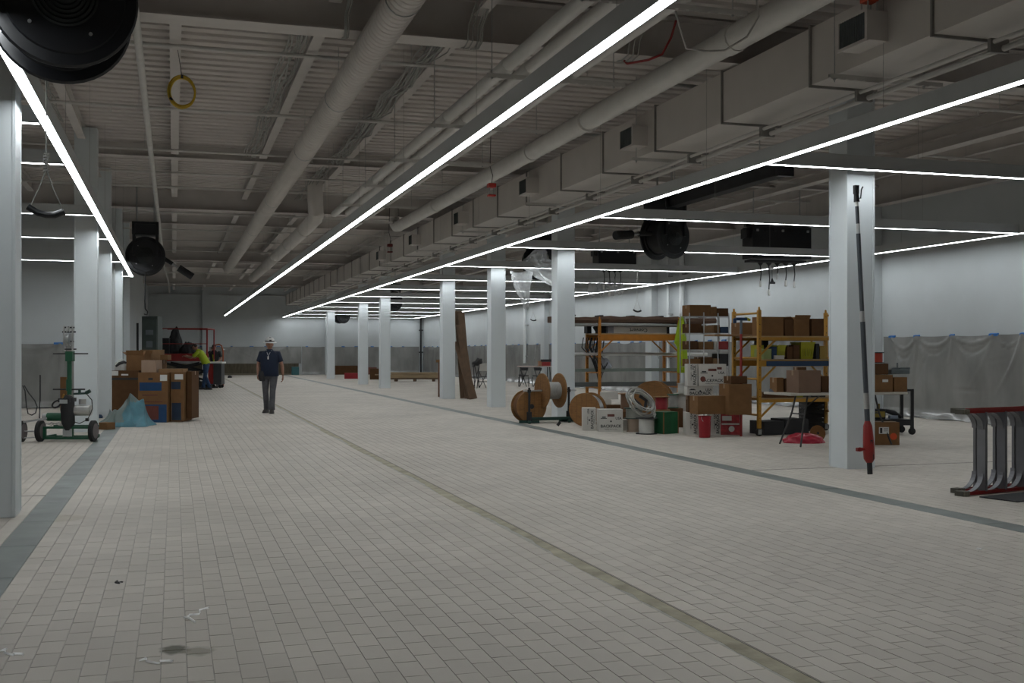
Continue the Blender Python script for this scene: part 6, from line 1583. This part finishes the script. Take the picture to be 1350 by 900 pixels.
def person(label, loc, rz, J, shirt, trousers, group=None):
    """J: joint positions in a frame whose -y is the facing direction"""
    V3 = {k: Vector(v) for k, v in J.items() if hasattr(v, '__len__')}
    t = thing('person', label, 'person', loc, rz)
    nod = {'pel': (V3['pel'], (.115, .09)), 'spine': ((V3['pel'] + V3['chest']) / 2, (.105, .085)), 'chest': (V3['chest'], (.12, .09)), 'nb': (V3['neck'], .055), 'hd': (V3['head'], .05)}
    ed = [('pel', 'spine'), ('spine', 'chest'), ('chest', 'nb'), ('nb', 'hd')]
    for s in 'LR':
        nod['sh' + s] = (V3['sh' + s], .055); nod['el' + s] = (V3['el' + s], .040); nod['wr' + s] = (V3['wr' + s], .026); nod['fa' + s] = (V3['el' + s].lerp(V3['wr' + s], .3), .041)
        nod['hp' + s] = (V3['hp' + s], .082); nod['kn' + s] = (V3['kn' + s], .055); nod['an' + s] = (V3['an' + s], .038); nod['ca' + s] = (V3['kn' + s].lerp(V3['an' + s], .35), .055)
        ed += [('chest', 'sh' + s), ('sh' + s, 'el' + s), ('el' + s, 'fa' + s), ('fa' + s, 'wr' + s), ('pel', 'hp' + s), ('hp' + s, 'kn' + s), ('kn' + s, 'ca' + s), ('ca' + s, 'an' + s)]
    base_m = skin_mesh(nod, ed, 'pel')
    hm, hx, hf, hu = head_mesh(V3['head'] + Vector(J.get('hoff', (0, 0, .06))), J['look'], J.get('hup', (0, 0, 1)))
    hc = V3['head'] + Vector(J.get('hoff', (0, 0, .06)))
    hs = []
    for s in 'LR':
        d = V3['wr' + s] - V3['el' + s]; hs.append(hand_mesh(V3['wr' + s], J.get('hd' + s, d), J.get('pn' + s, (1 if s == 'L' else -1, -.3, 0)), curl=J.get('curl', .6), thumb=1 if s == 'R' else -1))
    merge('body', [base_m, hm] + hs, M_skin, t)
    for sx in (-1, 1): MB().lathe([(.001, -.006), (.0075, -.003), (.0085, 0), (.0075, .003), (.001, .006)], 10, Matrix.Translation(hc + hx * .030 * sx + hf * .083 + hu * .012)).build('eye', M_hair, t)
    MB().tube([hc + hx * -.024 + hf * .090 + hu * -.052, hc + hf * .098 + hu * -.050, hc + hx * .024 + hf * .090 + hu * -.052], .0035, 6).build('lips', mat('lips', (.18, .06, .05), .5), t)
    # shirt
    up = (V3['chest'] - V3['pel']).normalized(); sx = (V3['shR'] - V3['shL']).normalized(); fy = sx.cross(up).normalized()
    P_ = lambda f: V3['pel'].lerp(V3['chest'], f)
    hem = J.get('hem', -.16); k = J.get('wide', 1.0)
    rings = [(P_(hem), .182 * k, .132 * k, sx, fy), (P_(hem + .02), .186 * k, .138 * k, sx, fy), (P_(.25), .178 * k, .142 * k, sx, fy), (P_(.6), .186 * k, .140 * k, sx, fy), (P_(.92), .194 * k, .132 * k, sx, fy),
             (V3['chest'] + up * .06, .190 * k, .120, sx, fy), (V3['chest'] + up * .095, .150 * k, .105, sx, fy), (V3['chest'] + up * .125, .105 * k, .090, sx, fy), (V3['neck'] - up * .01, .075, .075, sx, fy), (V3['neck'] + up * .015, .066, .066, sx, fy)]
    b = loft(rings, 24)
    for s in 'LR':
        a, c = V3['sh' + s], V3['el' + s]; inn = a.lerp(V3['neck'], .3) - up * .02
        b.tube([inn, a, a.lerp(c, .4), a.lerp(c, .68), a.lerp(c, .72)], [.050, .068, .066, .068, .062], 14)
    b.build('shirt', shirt, t, smooth=80)
    # trousers
    b = loft([(P_(.06), .158 * k, .112 * k, sx, fy), (P_(-.08), .168 * k, .124 * k, sx, fy), (V3['pel'] - Vector((0, 0, .07)), .172 * k, .122, sx, fy), (V3['pel'] - Vector((0, 0, .15)), .145, .10, sx, fy)], 24)
    for s in 'LR':
        h, kn, an = V3['hp' + s], V3['kn' + s], V3['an' + s]
        b.tube([h + Vector((0, 0, .06)), h, h.lerp(kn, .5), kn, kn.lerp(an, .4), kn.lerp(an, .75), an + Vector((0, .01, -.02)), an + Vector((0, .01, -.025))], [.080, .098, .085, .068, .067, .064, .070, .055], 16)
    b.build('trousers', trousers, t, smooth=80)
    for s in 'LR': boot(t, V3['an' + s], V3['an' + s] + Vector(J.get('toe' + s, (0, -1, 0))))
    return t, hc, hx, hf, hu, V3
def hair(t, hc, hx, hf, hu, m=M_hair, cap=False):
    bm = bmesh.new(); bmesh.ops.create_icosphere(bm, subdivisions=3, radius=1)
    M = Matrix((hx, hf, hu)).transposed()
    bmesh.ops.delete(bm, geom=[v for v in bm.verts if v.co.z < (-.35 if v.co.y < .1 else .32)], context='VERTS')
    for v in bm.verts: v.co = Vector(hc) + M @ Vector((v.co.x * .087, v.co.y * .106 - .004, v.co.z * .128))
    me = bpy.data.meshes.new('hair'); bm.to_mesh(me); bm.free(); me.materials.append(m); o = link('cap' if cap else 'hair', me, t)
    s = o.modifiers.new('thick', 'SOLIDIFY'); s.thickness = .012
    if cap:
        b = MB(); vs = [];
        for i in range(9):
            a = -1.1 + 2.2 * i / 8; vs += [Vector(hc) + M @ Vector((.082 * sin(a), .085 + .0 * cos(a), .045)), Vector(hc) + M @ Vector((.075 * sin(a), .10 + .075 * cos(a), .034))]
        fs = [(2 * i, 2 * i + 1, 2 * i + 3, 2 * i + 2) for i in range(8)]
        b.add(vs, fs); o2 = b.build('cap_peak', m, t); s2 = o2.modifiers.new('thick', 'SOLIDIFY'); s2.thickness = .006
    return o
# --- man walking toward the camera
p = pz(355.5, 0, 25.3)
J = dict(pel=(0, 0, .93), chest=(0, -.01, 1.30), neck=(.0, -.01, 1.455), head=(.005, -.03, 1.53), hoff=(.003, -.0, .05), look=(.38, -1, -.10),
         shL=(-.185, 0, 1.375), shR=(.185, 0, 1.375), elL=(-.272, .02, 1.105), elR=(.278, .03, 1.10), wrL=(-.245, -.10, .885), wrR=(.305, .0, .855),
         hpL=(-.095, 0, .88), hpR=(.095, 0, .88), knL=(-.085, -.03, .49), knR=(.085, -.08, .50), anL=(-.10, .14, .115), anR=(.085, -.16, .10), toeL=(-.15, -1, 0), toeR=(.2, -1, 0), hdL=(.10, -.2, -1), hdR=(.0, -.1, -1), hem=-.22, wide=1.12, curl=.7)
t, hc, hx, hf, hu, V = person('man walking toward the camera in white hard hat, navy shirt and grey jeans', (p.x, p.y, 0), CAMZ, J, M_navy, M_jean)
hair(t, hc - Vector((0, 0, .01)), hx, hf, hu, mat('grey_brown_hair', (.05, .035, .03), .8))
Mh = Matrix.Translation(hc + hu * .050) @ Matrix((hx, hf, hu)).transposed().to_4x4()
MB().lathe([(.150, -.012), (.158, -.006), (.150, .0), (.108, .012), (.105, .04), (.095, .075), (.070, .10), (.03, .113), (.0005, .116)], 28, Mh).build('hard_hat', M_hat, t, smooth=50)
MB().lathe([(.1085, .012), (.112, .016), (.1095, .034), (.106, .036)], 28, Mh).build('hat_band', M_blkm, t, smooth=50)
b = MB()
for x in (-.03, .0, .03): b.tube([Mh @ Vector((x, .10, .045)), Mh @ Vector((x, .06, .098)), Mh @ Vector((x, 0, .117)), Mh @ Vector((x, -.06, .098)), Mh @ Vector((x, -.10, .045))], .006, 6)
b.build('hat_ridge', M_hat, t, smooth=50)
MB().box(Mh @ Vector((0, .104, .05)), (.05, .012, .025), Matrix((hx, hf, hu)).transposed()).box(Mh @ Vector((0.0, .06, .108)), (.05, .03, .012), Matrix((hx, hf, hu)).transposed()).build('hat_badge', M_blkm, t)
MB().tube([(-.06, -.075, 1.44), (-.02, -.135, 1.36), (0, -.147, 1.30), (.02, -.135, 1.36), (.06, -.075, 1.44)], .006, 6).build('lanyard', M_gal, t, smooth=60); MB().box((0, -.155, 1.27), (.03, .012, .07)).build('lanyard_tag', M_label, t)
b = loft([((-.15, -.08, .97), .07, .06, (1, 0, 0), (0, 1, 0)), ((-.16, -.10, .86), .085, .07, (1, 0, 0), (0, 1, 0)), ((-.155, -.10, .76), .075, .06, (1, 0, 0), (0, 1, 0)), ((-.15, -.10, .735), .06, .05, (1, 0, 0), (0, 1, 0))], 14); b.build('tool_pouch', M_blkm, t, smooth=60)
b = loft([((0, 0, .985), .178, .132, (1, 0, 0), (0, 1, 0)), ((0, 0, .94), .182, .136, (1, 0, 0), (0, 1, 0))], 24); b.build('belt', M_blkm, t, smooth=60)
# --- bent worker in lime shirt, side on, reaching to the lift (faces picture left)
p = pz(270, 0, 41.0)
J = dict(pel=(0, .06, .98), chest=(0, -.14, 1.33), neck=(0, -.27, 1.48), head=(0, -.34, 1.53), hoff=(0, -.03, .06), look=(0, -1, -.75), hup=(0, -.6, 1),
         shL=(-.19, -.20, 1.40), shR=(.19, -.20, 1.40), elL=(-.20, -.42, 1.18), elR=(.22, -.44, 1.18), wrL=(-.14, -.66, 1.26), wrR=(.14, -.68, 1.24),
         hpL=(-.10, .06, .92), hpR=(.10, .06, .92), knL=(-.11, -.02, .51), knR=(.11, .05, .51), anL=(-.12, -.10, .10), anR=(.12, .22, .10), hem=-.12, curl=.9, pnL=(0, 0, -1), pnR=(0, 0, -1))
t, hc, hx, hf, hu, V = person('worker in yellow-green shirt and blue jeans bending over the red lift', (p.x, p.y, 0), CAMZ - pi / 2, J, M_lime, M_bjean)
hair(t, hc, hx, hf, hu, cap=True)
# --- worker behind him in a dark vest
p = pz(283, 0, 44.3)
J = dict(pel=(0, 0, .95), chest=(0, -.02, 1.32), neck=(0, -.04, 1.47), head=(0, -.06, 1.54), hoff=(0, -.02, .05), look=(-.35, -1, -.55),
         shL=(-.195, -.02, 1.40), shR=(.195, -.02, 1.40), elL=(-.27, -.06, 1.13), elR=(.27, -.02, 1.13), wrL=(-.16, -.28, 1.08), wrR=(.20, -.22, 1.02),
         hpL=(-.095, 0, .90), hpR=(.095, 0, .90), knL=(-.10, -.01, .50), knR=(.11, -.02, .50), anL=(-.12, .05, .10), anR=(.12, .0, .10), hem=-.15)
t, hc, hx, hf, hu, V = person('worker in dark clothes with yellow-green stripe standing behind the tool cart', (p.x, p.y, 0), CAMZ, J, mat('black_shirt', (.015, .018, .02), .85), M_bjean)
hair(t, hc, hx, hf, hu, cap=True)
MB().bar((.02, -.155, .95), (-.02, -.150, 1.30), .06, .012, up=(0, 1, 0)).build('bright_stripe', M_lime, t)
p = pz(289, 0, 45.2); tt = thing('orange_frame', 'orange curved frame standing behind the dark-clothed worker', 'frame', (p.x, p.y, 0), CAMZ)
MB().tube([(-.28, 0, 0), (-.28, 0, 1.55), (-.2, 0, 1.68), (0, 0, 1.72), (.1, 0, 1.66), (.16, 0, 1.45), (.16, 0, 0)], .03, 8).build('frame_tube', mat('orange_tube', (.32, .075, .02), .5), tt, smooth=40)
